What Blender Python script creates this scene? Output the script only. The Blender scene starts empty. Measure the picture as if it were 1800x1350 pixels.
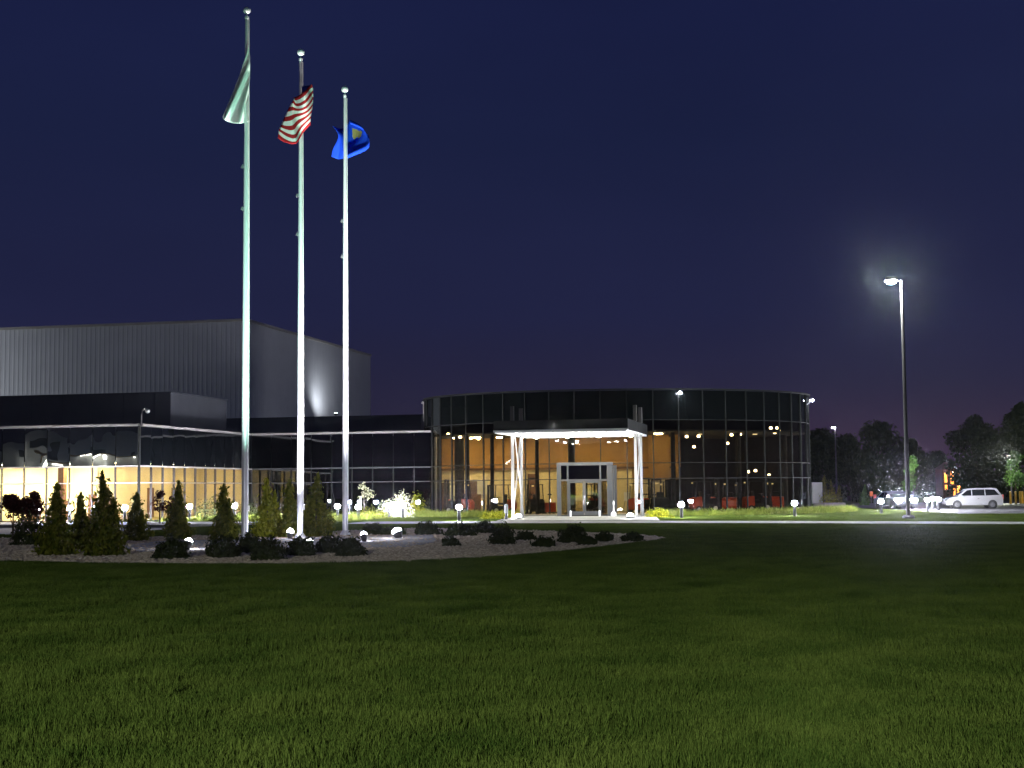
import bpy, math, random
import numpy as np
from mathutils import Vector, Matrix

random.seed(7)
rng = np.random.default_rng(7)
scene = bpy.context.scene
COL = scene.collection
R = math.radians

# ------------------------------------------------------------------ camera
FPX = 2500.0                       # focal length in photo pixels (1800 wide)
EYE = Vector((0, 0, 1.9))
PITCH = math.atan2(184.0, FPX)
ROLL = 0.0095
_F = Vector((0, math.cos(PITCH), math.sin(PITCH)))
_U0 = Vector((0, -math.sin(PITCH), math.cos(PITCH)))
_R0 = Vector((1, 0, 0))
CR = _R0 * math.cos(ROLL) - _U0 * math.sin(ROLL)
CU = _R0 * math.sin(ROLL) + _U0 * math.cos(ROLL)
cam = bpy.data.cameras.new('camera')
cam.sensor_width = 36.0
cam.lens = FPX / 1800 * 36.0
cam.clip_start = 0.1
cam.clip_end = 6000
camo = bpy.data.objects.new('camera', cam)
COL.objects.link(camo)
M = Matrix((CR, CU, -_F)).transposed().to_4x4()
M.translation = EYE
camo.matrix_world = M
scene.camera = camo

# ------------------------------------------------------------------ world
world = bpy.data.worlds.new('World')
scene.world = world
world.use_nodes = True
wn = world.node_tree
wn.nodes.clear()
wo = wn.nodes.new('ShaderNodeOutputWorld')
wb = wn.nodes.new('ShaderNodeBackground')
tc = wn.nodes.new('ShaderNodeTexCoord')
sp = wn.nodes.new('ShaderNodeSeparateXYZ')
cr = wn.nodes.new('ShaderNodeValToRGB')
wn.links.new(tc.outputs['Generated'], sp.inputs[0])
wn.links.new(sp.outputs['Z'], cr.inputs[0])
el = cr.color_ramp.elements
el[0].position = 0.0;  el[0].color = (0.0255, 0.0190, 0.0390, 1)
el[1].position = 1.0;  el[1].color = (0.0060, 0.0085, 0.0400, 1)
for p, c in ((0.05, (0.0210, 0.0185, 0.0440)), (0.12, (0.0145, 0.0165, 0.0530)),
             (0.24, (0.0105, 0.0146, 0.0520)), (0.40, (0.0090, 0.0125, 0.0560))):
    e = el.new(p); e.color = (*c, 1)
# afterglow low over the horizon where the sun went down (right of the building)
dot = wn.nodes.new('ShaderNodeVectorMath'); dot.operation = 'DOT_PRODUCT'
dot.inputs[1].default_value = Vector((0.33, 0.94, 0.0)).normalized()
wn.links.new(tc.outputs['Generated'], dot.inputs[0])
mr = wn.nodes.new('ShaderNodeMapRange'); mr.inputs[1].default_value = 0.95; mr.inputs[2].default_value = 1.0
mr.interpolation_type = 'SMOOTHERSTEP'
wn.links.new(dot.outputs['Value'], mr.inputs[0])
mz = wn.nodes.new('ShaderNodeMapRange'); mz.inputs[1].default_value = 0.085; mz.inputs[2].default_value = 0.0
mz.interpolation_type = 'SMOOTHERSTEP'
wn.links.new(sp.outputs['Z'], mz.inputs[0])
mm = wn.nodes.new('ShaderNodeMath'); mm.operation = 'MULTIPLY'
wn.links.new(mr.outputs[0], mm.inputs[0]); wn.links.new(mz.outputs[0], mm.inputs[1])
mx = wn.nodes.new('ShaderNodeMix'); mx.data_type = 'RGBA'; mx.blend_type = 'ADD'
wn.links.new(mm.outputs[0], mx.inputs[0])
wn.links.new(cr.outputs[0], mx.inputs[6])
mx.inputs[7].default_value = (0.018, 0.004, 0.008, 1)
ns = wn.nodes.new('ShaderNodeTexNoise'); ns.inputs['Scale'].default_value = 3.0; ns.inputs['Detail'].default_value = 4
mpn = wn.nodes.new('ShaderNodeMapping'); mpn.inputs['Scale'].default_value = (1, 1, 3.0)
wn.links.new(tc.outputs['Generated'], mpn.inputs[0]); wn.links.new(mpn.outputs[0], ns.inputs['Vector'])
nr = wn.nodes.new('ShaderNodeMapRange'); nr.inputs[3].default_value = 0.80; nr.inputs[4].default_value = 1.18
wn.links.new(ns.outputs['Fac'], nr.inputs[0]); wn.links.new(nr.outputs[0], wb.inputs[1])
wn.links.new(mx.outputs[2], wb.inputs[0])
wn.links.new(wb.outputs[0], wo.inputs[0])

# faint last light of the set sun
sun = bpy.data.lights.new('sun', 'SUN')
sun.energy = 0.02
sun.angle = R(20)
sun.color = (0.75, 0.7, 1.0)
suno = bpy.data.objects.new('sun', sun)
suno.rotation_euler = (R(80), 0, R(160))
COL.objects.link(suno)

vs = scene.view_settings
vs.view_transform = 'Standard'
vs.look = 'None'
vs.exposure = 0.0
vs.gamma = 1.0
vs.use_curve_mapping = False
scene.render.engine = 'CYCLES'
cy = scene.cycles
cy.use_denoising = True
cy.max_bounces = 7
cy.diffuse_bounces = 3
cy.glossy_bounces = 4
cy.transparent_max_bounces = 24
cy.volume_bounces = 0
cy.sample_clamp_indirect = 4.0
cy.caustics_reflective = False
cy.caustics_refractive = False
cy.use_light_tree = True

# ------------------------------------------------------------------ pixel <-> place (photo pixels, 1800 x 1350)
def ray(px, py):
    return CR * ((px - 900) / FPX) + CU * (-(py - 675) / FPX) + _F
def at(px, py, Y):
    d = ray(px, py)
    return EYE + d * (Y / d.y)
def gnd(px, py, z=0.0):
    d = ray(px, py)
    return EYE + d * ((z - EYE.z) / d.z)
def proj(p):
    q = Vector(p) - EYE
    k = FPX / q.dot(_F)
    return 900 + q.dot(CR) * k, 675 - q.dot(CU) * k
def foot(px, Y, z=0.0):
    """place on height z at depth Y that shows in column px"""
    py = 905.0
    for _ in range(4):
        X = at(px, py, Y).x
        py = proj((X, Y, z))[1]
    return Vector((X, Y, z))

# ------------------------------------------------------------------ object helpers
def tag(o, label=None, cat=None, group=None, kind=None):
    if label: o['label'] = label
    if cat: o['category'] = cat
    if group: o['group'] = group
    if kind: o['kind'] = kind
    return o
def empty(name, loc, rz=0.0, label=None, cat=None, group=None):
    o = bpy.data.objects.new(name, None)
    COL.objects.link(o)
    o.location = loc
    o.rotation_euler = (0, 0, rz)
    o.empty_display_size = 0.2
    return tag(o, label, cat, group)
def link(name, me, parent=None, loc=None, rot=None, scale=None):
    o = bpy.data.objects.new(name, me)
    COL.objects.link(o)
    if parent is not None: o.parent = parent
    if loc is not None: o.location = loc
    if rot is not None: o.rotation_euler = rot
    if scale is not None: o.scale = scale
    return o
def copy_tree(o, parent=None):
    c = o.copy(); COL.objects.link(c); c.parent = parent
    for ch in o.children: copy_tree(ch, c)
    return c

class MB:
    def __init__(s): s.v = []; s.f = []; s.uv = None
    def add(s, vs, fs):
        n = len(s.v); s.v += [tuple(p) for p in vs]; s.f += [tuple(i + n for i in f) for f in fs]; return s
    def box(s, c, d, rz=0.0, rx=0.0, ry=0.0):
        m = Matrix.Rotation(rz, 3, 'Z') @ Matrix.Rotation(ry, 3, 'Y') @ Matrix.Rotation(rx, 3, 'X')
        P = [Vector(c) + m @ Vector((x * d[0] / 2, y * d[1] / 2, z * d[2] / 2)) for z in (-1, 1) for y in (-1, 1) for x in (-1, 1)]
        return s.add(P, [(0, 2, 3, 1), (4, 5, 7, 6), (0, 1, 5, 4), (2, 6, 7, 3), (0, 4, 6, 2), (1, 3, 7, 5)])
    def tube(s, pts, rad, n=8, cap=True):
        pts = [Vector(p) for p in pts]
        rad = rad if isinstance(rad, (list, tuple)) else [rad] * len(pts)
        V = []
        for i, p in enumerate(pts):
            d = (pts[min(i + 1, len(pts) - 1)] - pts[max(i - 1, 0)]).normalized()
            a = d.cross(Vector((0, 0, 1)) if abs(d.z) < 0.95 else Vector((1, 0, 0))).normalized()
            b = d.cross(a)
            V += [p + (a * math.cos(6.28318 * k / n) + b * math.sin(6.28318 * k / n)) * rad[i] for k in range(n)]
        F = [(i * n + k, i * n + (k + 1) % n, (i + 1) * n + (k + 1) % n, (i + 1) * n + k) for i in range(len(pts) - 1) for k in range(n)]
        if cap: F += [tuple(range(n))[::-1], tuple(range((len(pts) - 1) * n, len(pts) * n))]
        return s.add(V, F)
    def prism(s, poly, z0, z1):
        n = len(poly)
        V = [(p[0], p[1], z0) for p in poly] + [(p[0], p[1], z1) for p in poly]
        F = [tuple(range(n))[::-1], tuple(range(n, 2 * n))] + [(i, (i + 1) % n, n + (i + 1) % n, n + i) for i in range(n)]
        return s.add(V, F)
    def prism_xz(s, poly, y0, y1):
        n = len(poly)
        V = [(p[0], y0, p[1]) for p in poly] + [(p[0], y1, p[1]) for p in poly]
        F = [tuple(range(n)), tuple(range(n, 2 * n))[::-1]] + [(i, n + i, n + (i + 1) % n, (i + 1) % n) for i in range(n)]
        return s.add(V, F)
    def lathe(s, prof, n=16, c=(0, 0, 0)):
        V = [(c[0] + r * math.cos(6.28318 * k / n), c[1] + r * math.sin(6.28318 * k / n), c[2] + z) for r, z in prof for k in range(n)]
        F = [(i * n + k, i * n + (k + 1) % n, (i + 1) * n + (k + 1) % n, (i + 1) * n + k) for i in range(len(prof) - 1) for k in range(n)]
        F += [tuple(range(n))[::-1], tuple(range((len(prof) - 1) * n, len(prof) * n))]
        return s.add(V, F)
    def mesh(s, name, m=None, smooth=False):
        me = bpy.data.meshes.new(name)
        me.from_pydata(s.v, [], s.f)
        if m: me.materials.append(m)
        if smooth:
            me.polygons.foreach_set('use_smooth', [True] * len(me.polygons))
            me.set_sharp_from_angle(angle=R(40))
        me.update()
        return me
    def build(s, name, m=None, parent=None, smooth=False, **k):
        return link(name, s.mesh(name, m, smooth), parent, **k)

def quads_mesh(name, V, m):
    """V: (N,4,3) array of quads"""
    n = len(V)
    me = bpy.data.meshes.new(name)
    me.vertices.add(n * 4); me.vertices.foreach_set('co', V.reshape(-1).astype(np.float32))
    me.loops.add(n * 4); me.loops.foreach_set('vertex_index', np.arange(n * 4, dtype=np.int32))
    me.polygons.add(n); me.polygons.foreach_set('loop_start', np.arange(0, n * 4, 4, dtype=np.int32))
    me.materials.append(m)
    me.update(); me.validate()
    return me

_unit = {}
def piece(name, m, parent, c, d, rz=0.0, rx=0.0):
    """a box-shaped part from one shared unit mesh per material"""
    if m.name not in _unit:
        _unit[m.name] = MB().box((0, 0, 0), (1, 1, 1)).mesh('unit_' + m.name, m)
    return link(name, _unit[m.name], parent, c, (rx, 0, rz), d)

# ------------------------------------------------------------------ materials
def nodes(name):
    m = bpy.data.materials.new(name); m.use_nodes = True
    nt = m.node_tree; nt.nodes.clear()
    out = nt.nodes.new('ShaderNodeOutputMaterial')
    return m, nt, out
def mat(name, col, rough=0.6, metal=0.0, var=0.0, scale=3.0, bump=0.0, bscale=40.0, col2=None, spec=0.5, coat=0.0, detail=4.0):
    m, nt, out = nodes(name)
    b = nt.nodes.new('ShaderNodeBsdfPrincipled')
    b.inputs['Base Color'].default_value = (*col, 1)
    b.inputs['Roughness'].default_value = rough
    b.inputs['Metallic'].default_value = metal
    b.inputs['Specular IOR Level'].default_value = spec
    b.inputs['Coat Weight'].default_value = coat
    nt.links.new(b.outputs[0], out.inputs[0])
    if var or col2 or bump:
        g = nt.nodes.new('ShaderNodeNewGeometry')
    if var or col2:
        n = nt.nodes.new('ShaderNodeTexNoise'); n.inputs['Scale'].default_value = scale; n.inputs['Detail'].default_value = detail
        nt.links.new(g.outputs['Position'], n.inputs['Vector'])
        r = nt.nodes.new('ShaderNodeValToRGB')
        c2 = col2 or tuple(min(1, c * (1 + var)) for c in col)
        c1 = col if col2 else tuple(c * (1 - var) for c in col)
        r.color_ramp.elements[0].color = (*c1, 1); r.color_ramp.elements[0].position = 0.3
        r.color_ramp.elements[1].color = (*c2, 1); r.color_ramp.elements[1].position = 0.7
        nt.links.new(n.outputs['Fac'], r.inputs[0]); nt.links.new(r.outputs[0], b.inputs['Base Color'])
    if bump:
        n2 = nt.nodes.new('ShaderNodeTexNoise'); n2.inputs['Scale'].default_value = bscale; n2.inputs['Detail'].default_value = 3
        nt.links.new(g.outputs['Position'], n2.inputs['Vector'])
        bp = nt.nodes.new('ShaderNodeBump'); bp.inputs['Strength'].default_value = bump; bp.inputs['Distance'].default_value = 0.02
        nt.links.new(n2.outputs['Fac'], bp.inputs['Height']); nt.links.new(bp.outputs[0], b.inputs['Normal'])
    return m
def emit(name, col, s):
    m, nt, out = nodes(name)
    e = nt.nodes.new('ShaderNodeEmission'); e.inputs[0].default_value = (*col, 1); e.inputs[1].default_value = s
    nt.links.new(e.outputs[0], out.inputs[0])
    return m
def glass(name, tint, base=0.04, wav=0.010, wscale=0.55, gcol=(0.9, 0.95, 1.0), opaque=None):
    """flat architectural glass: tinted see-through + mirror by Fresnel, slightly wavy, each pane with its own lean"""
    m, nt, out = nodes(name)
    g = nt.nodes.new('ShaderNodeNewGeometry')
    oi = nt.nodes.new('ShaderNodeObjectInfo')
    ad = nt.nodes.new('ShaderNodeVectorMath'); ad.operation = 'ADD'
    ml = nt.nodes.new('ShaderNodeMath'); ml.operation = 'MULTIPLY'; ml.inputs[1].default_value = 37.0
    nt.links.new(oi.outputs['Random'], ml.inputs[0])
    nt.links.new(g.outputs['Position'], ad.inputs[0]); nt.links.new(ml.outputs[0], ad.inputs[1])
    n = nt.nodes.new('ShaderNodeTexNoise'); n.inputs['Scale'].default_value = wscale; n.inputs['Detail'].default_value = 1.0
    nt.links.new(ad.outputs[0], n.inputs['Vector'])
    bp = nt.nodes.new('ShaderNodeBump'); bp.inputs['Strength'].default_value = 1.0; bp.inputs['Distance'].default_value = wav
    nt.links.new(n.outputs['Fac'], bp.inputs['Height'])
    gl = nt.nodes.new('ShaderNodeBsdfGlossy'); gl.inputs['Roughness'].default_value = 0.0; gl.inputs['Color'].default_value = (*gcol, 1)
    nt.links.new(bp.outputs[0], gl.inputs['Normal'])
    if opaque:
        tr = nt.nodes.new('ShaderNodeBsdfDiffuse'); tr.inputs[0].default_value = (*opaque, 1)
    else:
        tr = nt.nodes.new('ShaderNodeBsdfTransparent'); tr.inputs[0].default_value = (*tint, 1)
    lw = nt.nodes.new('ShaderNodeLayerWeight'); lw.inputs['Blend'].default_value = 0.5
    pw = nt.nodes.new('ShaderNodeMath'); pw.operation = 'POWER'; pw.inputs[1].default_value = 5.0
    nt.links.new(lw.outputs['Facing'], pw.inputs[0])
    aa = nt.nodes.new('ShaderNodeMath'); aa.operation = 'MULTIPLY_ADD'; aa.use_clamp = True; aa.inputs[1].default_value = 0.85 - base; aa.inputs[2].default_value = base
    nt.links.new(pw.outputs[0], aa.inputs[0])
    mi = nt.nodes.new('ShaderNodeMixShader')
    nt.links.new(aa.outputs[0], mi.inputs[0]); nt.links.new(tr.outputs[0], mi.inputs[1]); nt.links.new(gl.outputs[0], mi.inputs[2])
    nt.links.new(mi.outputs[0], out.inputs[0])
    return m
def leafmat(name, c1, c2, trans=0.25, scale=9.0):
    m, nt, out = nodes(name)
    g = nt.nodes.new('ShaderNodeNewGeometry')
    n = nt.nodes.new('ShaderNodeTexNoise'); n.inputs['Scale'].default_value = scale; n.inputs['Detail'].default_value = 2
    nt.links.new(g.outputs['Position'], n.inputs['Vector'])
    r = nt.nodes.new('ShaderNodeValToRGB')
    r.color_ramp.elements[0].color = (*c1, 1); r.color_ramp.elements[0].position = 0.32
    r.color_ramp.elements[1].color = (*c2, 1); r.color_ramp.elements[1].position = 0.68
    nt.links.new(n.outputs['Fac'], r.inputs[0])
    d = nt.nodes.new('ShaderNodeBsdfDiffuse'); t = nt.nodes.new('ShaderNodeBsdfTranslucent'); mi = nt.nodes.new('ShaderNodeMixShader')
    mi.inputs[0].default_value = trans
    nt.links.new(r.outputs[0], d.inputs[0]); nt.links.new(r.outputs[0], t.inputs[0])
    nt.links.new(d.outputs[0], mi.inputs[1]); nt.links.new(t.outputs[0], mi.inputs[2])
    nt.links.new(mi.outputs[0], out.inputs[0])
    return m

COOL = (0.86, 0.86, 1.0); WARM = (1.0, 0.80, 0.45); COOLG = (0.80, 1.0, 0.93); NEUT = (1.0, 0.96, 0.88)
m_ground = mat('ground_soil_grass', (0.042, 0.062, 0.013), 0.9, col2=(0.078, 0.100, 0.022), scale=0.7, bump=0.4, bscale=25, spec=0.05)
m_gravel = mat('gravel_base', (0.30, 0.225, 0.14), 0.9, col2=(0.52, 0.40, 0.26), scale=14, bump=0.9, bscale=22)
m_stone = mat('river_stone', (0.30, 0.225, 0.145), 0.8, col2=(0.76, 0.62, 0.44), scale=6)
m_conc = mat('concrete', (0.21, 0.205, 0.175), 0.85, var=0.14, scale=1.3, bump=0.15, bscale=60)
m_conc_pad = mat('concrete_pad', (0.30, 0.30, 0.31), 0.85, var=0.12, scale=1.1, bump=0.1, bscale=50)
m_drive = mat('driveway_concrete', (0.30, 0.26, 0.24), 0.85, var=0.15, scale=0.8, bump=0.15, bscale=50)
m_asph = mat('asphalt', (0.05, 0.05, 0.052), 0.85, var=0.25, scale=2.0, bump=0.3, bscale=80)
m_alu = mat('anodised_aluminium', (0.62, 0.62, 0.62), 0.38, 0.85, var=0.06, scale=4)
m_alud = mat('dark_anodised_mullion', (0.018, 0.019, 0.018), 0.75, 0.0, spec=0.12)
m_coping = mat('white_coping', (0.34, 0.32, 0.30), 0.5, var=0.06, scale=2)
m_grey = mat('grey_wall_panel', (0.105, 0.11, 0.125), 0.7, var=0.08, scale=0.8)
m_greyd = mat('dark_grey_wall_panel', (0.085, 0.09, 0.11), 0.7, var=0.08, scale=0.8)
m_ware = mat('ribbed_metal_siding', (0.50, 0.51, 0.54), 0.55, var=0.04, scale=0.6)
m_roof = mat('roof_membrane', (0.12, 0.12, 0.13), 0.9, var=0.1)
m_fascia = mat('dark_canopy_fascia', (0.016, 0.016, 0.017), 0.9, spec=0.08, var=0.2, scale=1.5)
m_black = mat('black_paint', (0.012, 0.012, 0.013), 0.5)
m_bronze = mat('dark_bronze_paint', (0.045, 0.040, 0.040), 0.45, var=0.1)
m_cream = mat('cream_wall', (0.66, 0.56, 0.30), 0.8, var=0.05, scale=1.2)
m_creamb = mat('pale_yellow_wall', (0.80, 0.72, 0.44), 0.8, var=0.04, scale=1.2)
m_tan = mat('ochre_brown_wall', (0.34, 0.185, 0.050), 0.8, var=0.07, scale=0.9)
m_brown = mat('dark_brown_wall', (0.13, 0.065, 0.03), 0.7, var=0.1, scale=0.9)
m_dark = mat('charcoal_interior', (0.020, 0.020, 0.021), 0.8)
m_floor = mat('pale_wood_floor', (0.48, 0.36, 0.20), 0.5, var=0.12, scale=1.5)
m_alug = mat('grey_door_frame', (0.042, 0.045, 0.048), 0.6, 0.0, var=0.06, scale=4)
m_tile = mat('white_soffit', (0.82, 0.82, 0.82), 0.6)
m_steel = mat('white_steel', (0.22, 0.22, 0.22), 0.6, 0.0, var=0.03)
m_red = mat('red_orange_paint', (0.62, 0.065, 0.010), 0.38, coat=0.3, var=0.06, scale=2)
m_rubber = mat('tyre_rubber', (0.02, 0.02, 0.02), 0.8)
m_chrome = mat('bright_metal', (0.7, 0.7, 0.7), 0.25, 0.9)
m_yel = mat('yellow_paint', (0.62, 0.40, 0.03), 0.55, var=0.1, scale=6)
m_white = mat('white_car_paint', (0.28, 0.28, 0.28), 0.3, coat=0.5)
m_cglass = glass('car_window', (0.03, 0.03, 0.03), opaque=(0.008, 0.009, 0.010), wav=0.0)
m_spand = glass('black_spandrel_glass', None, base=0.09, wav=0.024, wscale=0.45, opaque=(0.004, 0.005, 0.006))
m_cspand = glass('curved_spandrel_glass', None, base=0.012, wav=0.014, wscale=0.45, opaque=(0.003, 0.004, 0.004))
m_clear = glass('office_glass', (0.86, 0.84, 0.78), base=0.03, wav=0.016, wscale=0.5)
m_tint = glass('tinted_glass', (0.62, 0.60, 0.54), base=0.018, wav=0.012, wscale=0.5)
m_mirror = glass('dark_mirror_glass', (0.08, 0.09, 0.10), base=0.14, wav=0.012, wscale=0.4)
m_bark = mat('bark', (0.055, 0.040, 0.028), 0.9, var=0.25, scale=12, bump=0.6, bscale=30)
def grassmat(name, c1, c2, trans=0.25):
    m = leafmat(name, c1, c2, trans, 38.0); nt = m.node_tree
    n1 = [n for n in nt.nodes if n.type == 'TEX_NOISE'][0]; rp = [n for n in nt.nodes if n.type == 'VALTORGB'][0]
    g = [n for n in nt.nodes if n.type == 'NEW_GEOMETRY'][0]
    n2 = nt.nodes.new('ShaderNodeTexNoise'); n2.inputs['Scale'].default_value = 0.8; n2.inputs['Detail'].default_value = 5
    nt.links.new(g.outputs['Position'], n2.inputs['Vector'])
    mi = nt.nodes.new('ShaderNodeMix'); mi.inputs[0].default_value = 0.44
    nt.links.new(n1.outputs['Fac'], mi.inputs[2]); nt.links.new(n2.outputs['Fac'], mi.inputs[3]); nt.links.new(mi.outputs[0], rp.inputs[0])
    rp.color_ramp.elements[0].position = 0.36; rp.color_ramp.elements[1].position = 0.64
    return m
m_lgrass = grassmat('lawn_grass_blade', (0.028, 0.054, 0.009), (0.112, 0.146, 0.028))
m_ograss = leafmat('strap_leaf_grass', (0.13, 0.19, 0.025), (0.30, 0.34, 0.07), 0.25, 3)
m_arb = leafmat('arborvitae_leaf', (0.048, 0.072, 0.011), (0.180, 0.175, 0.024), 0.3, 7)
m_arb_lit = leafmat('lit_golden_arborvitae_leaf', (0.16, 0.19, 0.012), (0.38, 0.38, 0.03), 0.35, 7)  # yellow foliage brightened further: lamp light put into the leaf colour
m_jun = leafmat('juniper_leaf', (0.024, 0.034, 0.012), (0.052, 0.060, 0.022), 0.15, 8)
m_plum = leafmat('plum_leaf', (0.030, 0.012, 0.012), (0.065, 0.022, 0.018), 0.2, 8)
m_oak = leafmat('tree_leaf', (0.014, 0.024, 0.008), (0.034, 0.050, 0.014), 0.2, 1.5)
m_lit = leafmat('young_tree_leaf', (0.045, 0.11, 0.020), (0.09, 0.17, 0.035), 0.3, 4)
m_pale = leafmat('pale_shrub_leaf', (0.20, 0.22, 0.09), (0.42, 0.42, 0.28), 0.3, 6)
e_boll = emit('bollard_lamp_glow', COOL, 1600.0)
e_flood = emit('flood_lens', COOL, 260.0)
e_inground = emit('inground_lens', NEUT, 260.0)
e_lens = emit('street_lamp_lens', (0.84, 0.93, 1.0), 5000.0)
e_warm = emit('warm_bulb', WARM, 25.0)
e_sod = emit('sodium_window', (1.0, 0.34, 0.05), 3.0)
e_sod2 = emit('sodium_bulb', (1.0, 0.50, 0.15), 14.0)
e_head = emit('headlight_lens', (0.9, 0.9, 1.0), 5500.0)

def spot(name, parent, loc, target, power, size, blend=0.5, col=COOL, rad=0.05):
    l = bpy.data.lights.new(name, 'SPOT')
    l.energy = power; l.spot_size = size; l.spot_blend = blend; l.color = col; l.shadow_soft_size = rad
    o = bpy.data.objects.new(name, l); COL.objects.link(o)
    o.parent = parent; o.location = loc
    d = (Vector(target) - Vector(loc)).normalized()
    o.rotation_euler = d.to_track_quat('-Z', 'Y').to_euler()
    return o
def point(name, parent, loc, power, col=COOL, rad=0.08):
    l = bpy.data.lights.new(name, 'POINT'); l.energy = power; l.color = col; l.shadow_soft_size = rad
    o = bpy.data.objects.new(name, l); COL.objects.link(o); o.parent = parent; o.location = loc
    return o

# ================================================================== THE SETTING
def sheet(name, poly, z, m, kind='structure'):
    o = MB().add([(p[0], p[1], z) for p in poly], [tuple(range(len(poly)))]).build(name, m)
    return tag(o, kind=kind)
def slab(name, poly, z0, z1, m):
    return tag(MB().prism(poly, z0, z1).build(name, m), kind='structure')
def G(l): return [gnd(x, y) for x, y in l]
sheet('ground', [(-1500, -400), (1500, -400), (1500, 3000), (-1500, 3000)], 0.0, m_ground)

TH = R(-12.4)
U2 = Vector((math.cos(TH), math.sin(TH))); V2 = Vector((-math.sin(TH), math.cos(TH)))
Q = foot(243, 90.0)
def LW(a, b, z=0.0):            # building grid -> world
    return Vector((Q.x + a * U2.x + b * V2.x, Q.y + a * U2.y + b * V2.y, z))
def WL(p):
    d = Vector((p[0] - Q.x, p[1] - Q.y)); return d.dot(U2), d.dot(V2)

# concrete path in front of the building (a little proud of the lawn)
_pc = [foot(px, Y) for px, Y in ((640, 84.5), (750, 83.5), (900, 82.5), (1150, 80), (1400, 76.5), (1600, 73.5), (1800, 70.5), (2000, 67.5), (2500, 60.5))]
_pn = [p + Vector((-0.8, -4.6, 0)) for p in _pc]
path = slab('path', _pn + _pc[::-1], -0.05, 0.035, m_conc)
# entrance forecourt under the canopy
fa = [foot(872, 83.2), foot(1160, 80.6), foot(1150, 97.2), foot(1085, 97.6), foot(905, 97.6)]
slab('entrance_pavement', fa, -0.05, 0.045, m_conc)
# driveway and raised sidewalk on the left
slab('driveway', [LW(-60, -26), LW(-4, -26), LW(7, -22.5), LW(10.5, -16.5), LW(8.8, -12.2), LW(-60, -7.4)], -0.05, 0.006, m_drive)
sw = slab('sidewalk', [LW(-60, -7.35), LW(8.8, -12.0), LW(11.6, -7.2), LW(11.6, -5.6), LW(2.2, -4.6), LW(-60, -2.4)], -0.05, 0.15, m_conc)
# car park on the right
sheet('parking_lot', [foot(1690, 92), foot(2300, 84), foot(2600, 190), foot(1500, 150), foot(1470, 127), foot(1560, 112)], 0.005, m_asph)
# planting bed with flag poles
BEDPX = [(-120, 985), (0, 988), (150, 992), (330, 994), (500, 994), (650, 991), (780, 986), (900, 979), (1010, 969), (1090, 959), (1150, 951), (1172, 946),
         (1140, 941), (1070, 937), (980, 934), (850, 931), (740, 928), (640, 932), (500, 938), (300, 943), (100, 946), (-120, 946)]
bed = [gnd(*p) for p in BEDPX]
sheet('planting_bed', bed, 0.012, m_gravel)
slab('flagpole_pavement', G([(205, 962), (280, 952), (430, 949), (600, 944), (760, 941), (768, 953), (720, 962), (560, 966), (400, 970), (250, 971)]), -0.02, 0.03, m_conc_pad)

def inside(p, poly):
    c = False; j = len(poly) - 1
    for i in range(len(poly)):
        a, b = poly[i], poly[j]
        if (a[1] > p[1]) != (b[1] > p[1]) and p[0] < (b[0] - a[0]) * (p[1] - a[1]) / (b[1] - a[1]) + a[0]: c = not c
        j = i
    return c

# ================================================================== LEFT OFFICE WING
off = empty('office_building', LW(0, 0), TH, 'low office wing of black glass over lit yellow windows, behind the three flagpoles', 'building')
Z1, Z2, Z3, Z4 = 0.10, 2.50, 3.55, 6.10
def facade(P, D, nb, bay, lean_seed, glass_m, mull, spand=m_spand, lower=True, band=m_coping, tr=m_alu):
    """bays of glazing from P (local a,b) along unit D; outward normal is D rotated -90"""
    D = Vector(D); N = Vector((D.y, -D.x)); rz = math.atan2(D.y, D.x)
    rr = random.Random(lean_seed)
    for i in range(nb):
        c = Vector(P) + D * (bay * (i + 0.5))
        for z0, z1, mm, nm in ((Z1, Z2, glass_m, 'pane'), (Z2, Z3, glass_m, 'pane'), (Z3, Z4, spand, 'panel')):
            piece(nm, mm, off, (c.x, c.y, (z0 + z1) / 2), (bay - 0.05, 0.02, z1 - z0 - 0.05), rz + R(rr.uniform(-.22, .22)), R(rr.uniform(-.18, .18)))
    for i in range(nb + 1):
        c = Vector(P) + D * (bay * i)
        q = c + N * 0.025
        piece('mullion', mull, off, (q.x, q.y, (Z1 + Z3) / 2), (0.065, 0.15, Z3 - Z1), rz)
    c = Vector(P) + D * (bay * nb / 2) + N * 0.028
    L = bay * nb
    piece('transom', tr, off, (c.x, c.y, Z2), (L, 0.130, 0.06), rz)
    piece('transom', band if tr is m_alu else tr, off, (c.x, c.y, Z3), (L, 0.190, 0.10), rz)
    piece('transom', m_alud, off, (c.x, c.y, Z1 - 0.04), (L, 0.19, 0.12), rz)
    piece('coping', band, off, (c.x, c.y, Z4 + 0.06), (L + 0.02, 0.42, 0.15), rz)
NB = 11
facade((-1.6 * NB, 0), (1, 0), NB, 1.6, 1, m_clear, m_bronze)
facade((0, 0), (0, 1), 11, 1.64, 2, m_clear, m_bronze)
facade((0, 18.04), (1, 0), 9, 1.6, 3, m_mirror, m_alud, m_mirror, tr=m_alug)
piece('corner_post', m_alud, off, (0.03, -0.03, (Z1 + Z4) / 2), (0.14, 0.14, Z4 - Z1))
piece('corner_post', m_coping, off, (14.47, 17.93, (Z4 + 0.1) / 2 + 0.02), (0.13, 0.16, Z4 - 0.05))
MB().prism([(-17.6, 0.2), (-0.2, 0.2), (-0.2, 18.2), (14.4, 18.2), (14.4, 34), (-17.6, 34)], 6.0, 6.08).build('roof', m_roof, off)
MB().prism([(-17.6, 0.12), (-0.12, 0.12), (-0.12, 18.0), (-17.6, 18.0)], -0.05, 0.09).build('floor', m_floor, off)
MB().prism([(-17.6, 0.12), (-0.12, 0.12), (-0.12, 18.0), (-17.6, 18.0)], 3.80, 3.90).build('ceiling', m_tile, off)
piece('inner_wall', m_creamb, off, (-10.9, 4.0, 1.95), (13.4, 0.15, 3.68))
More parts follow.
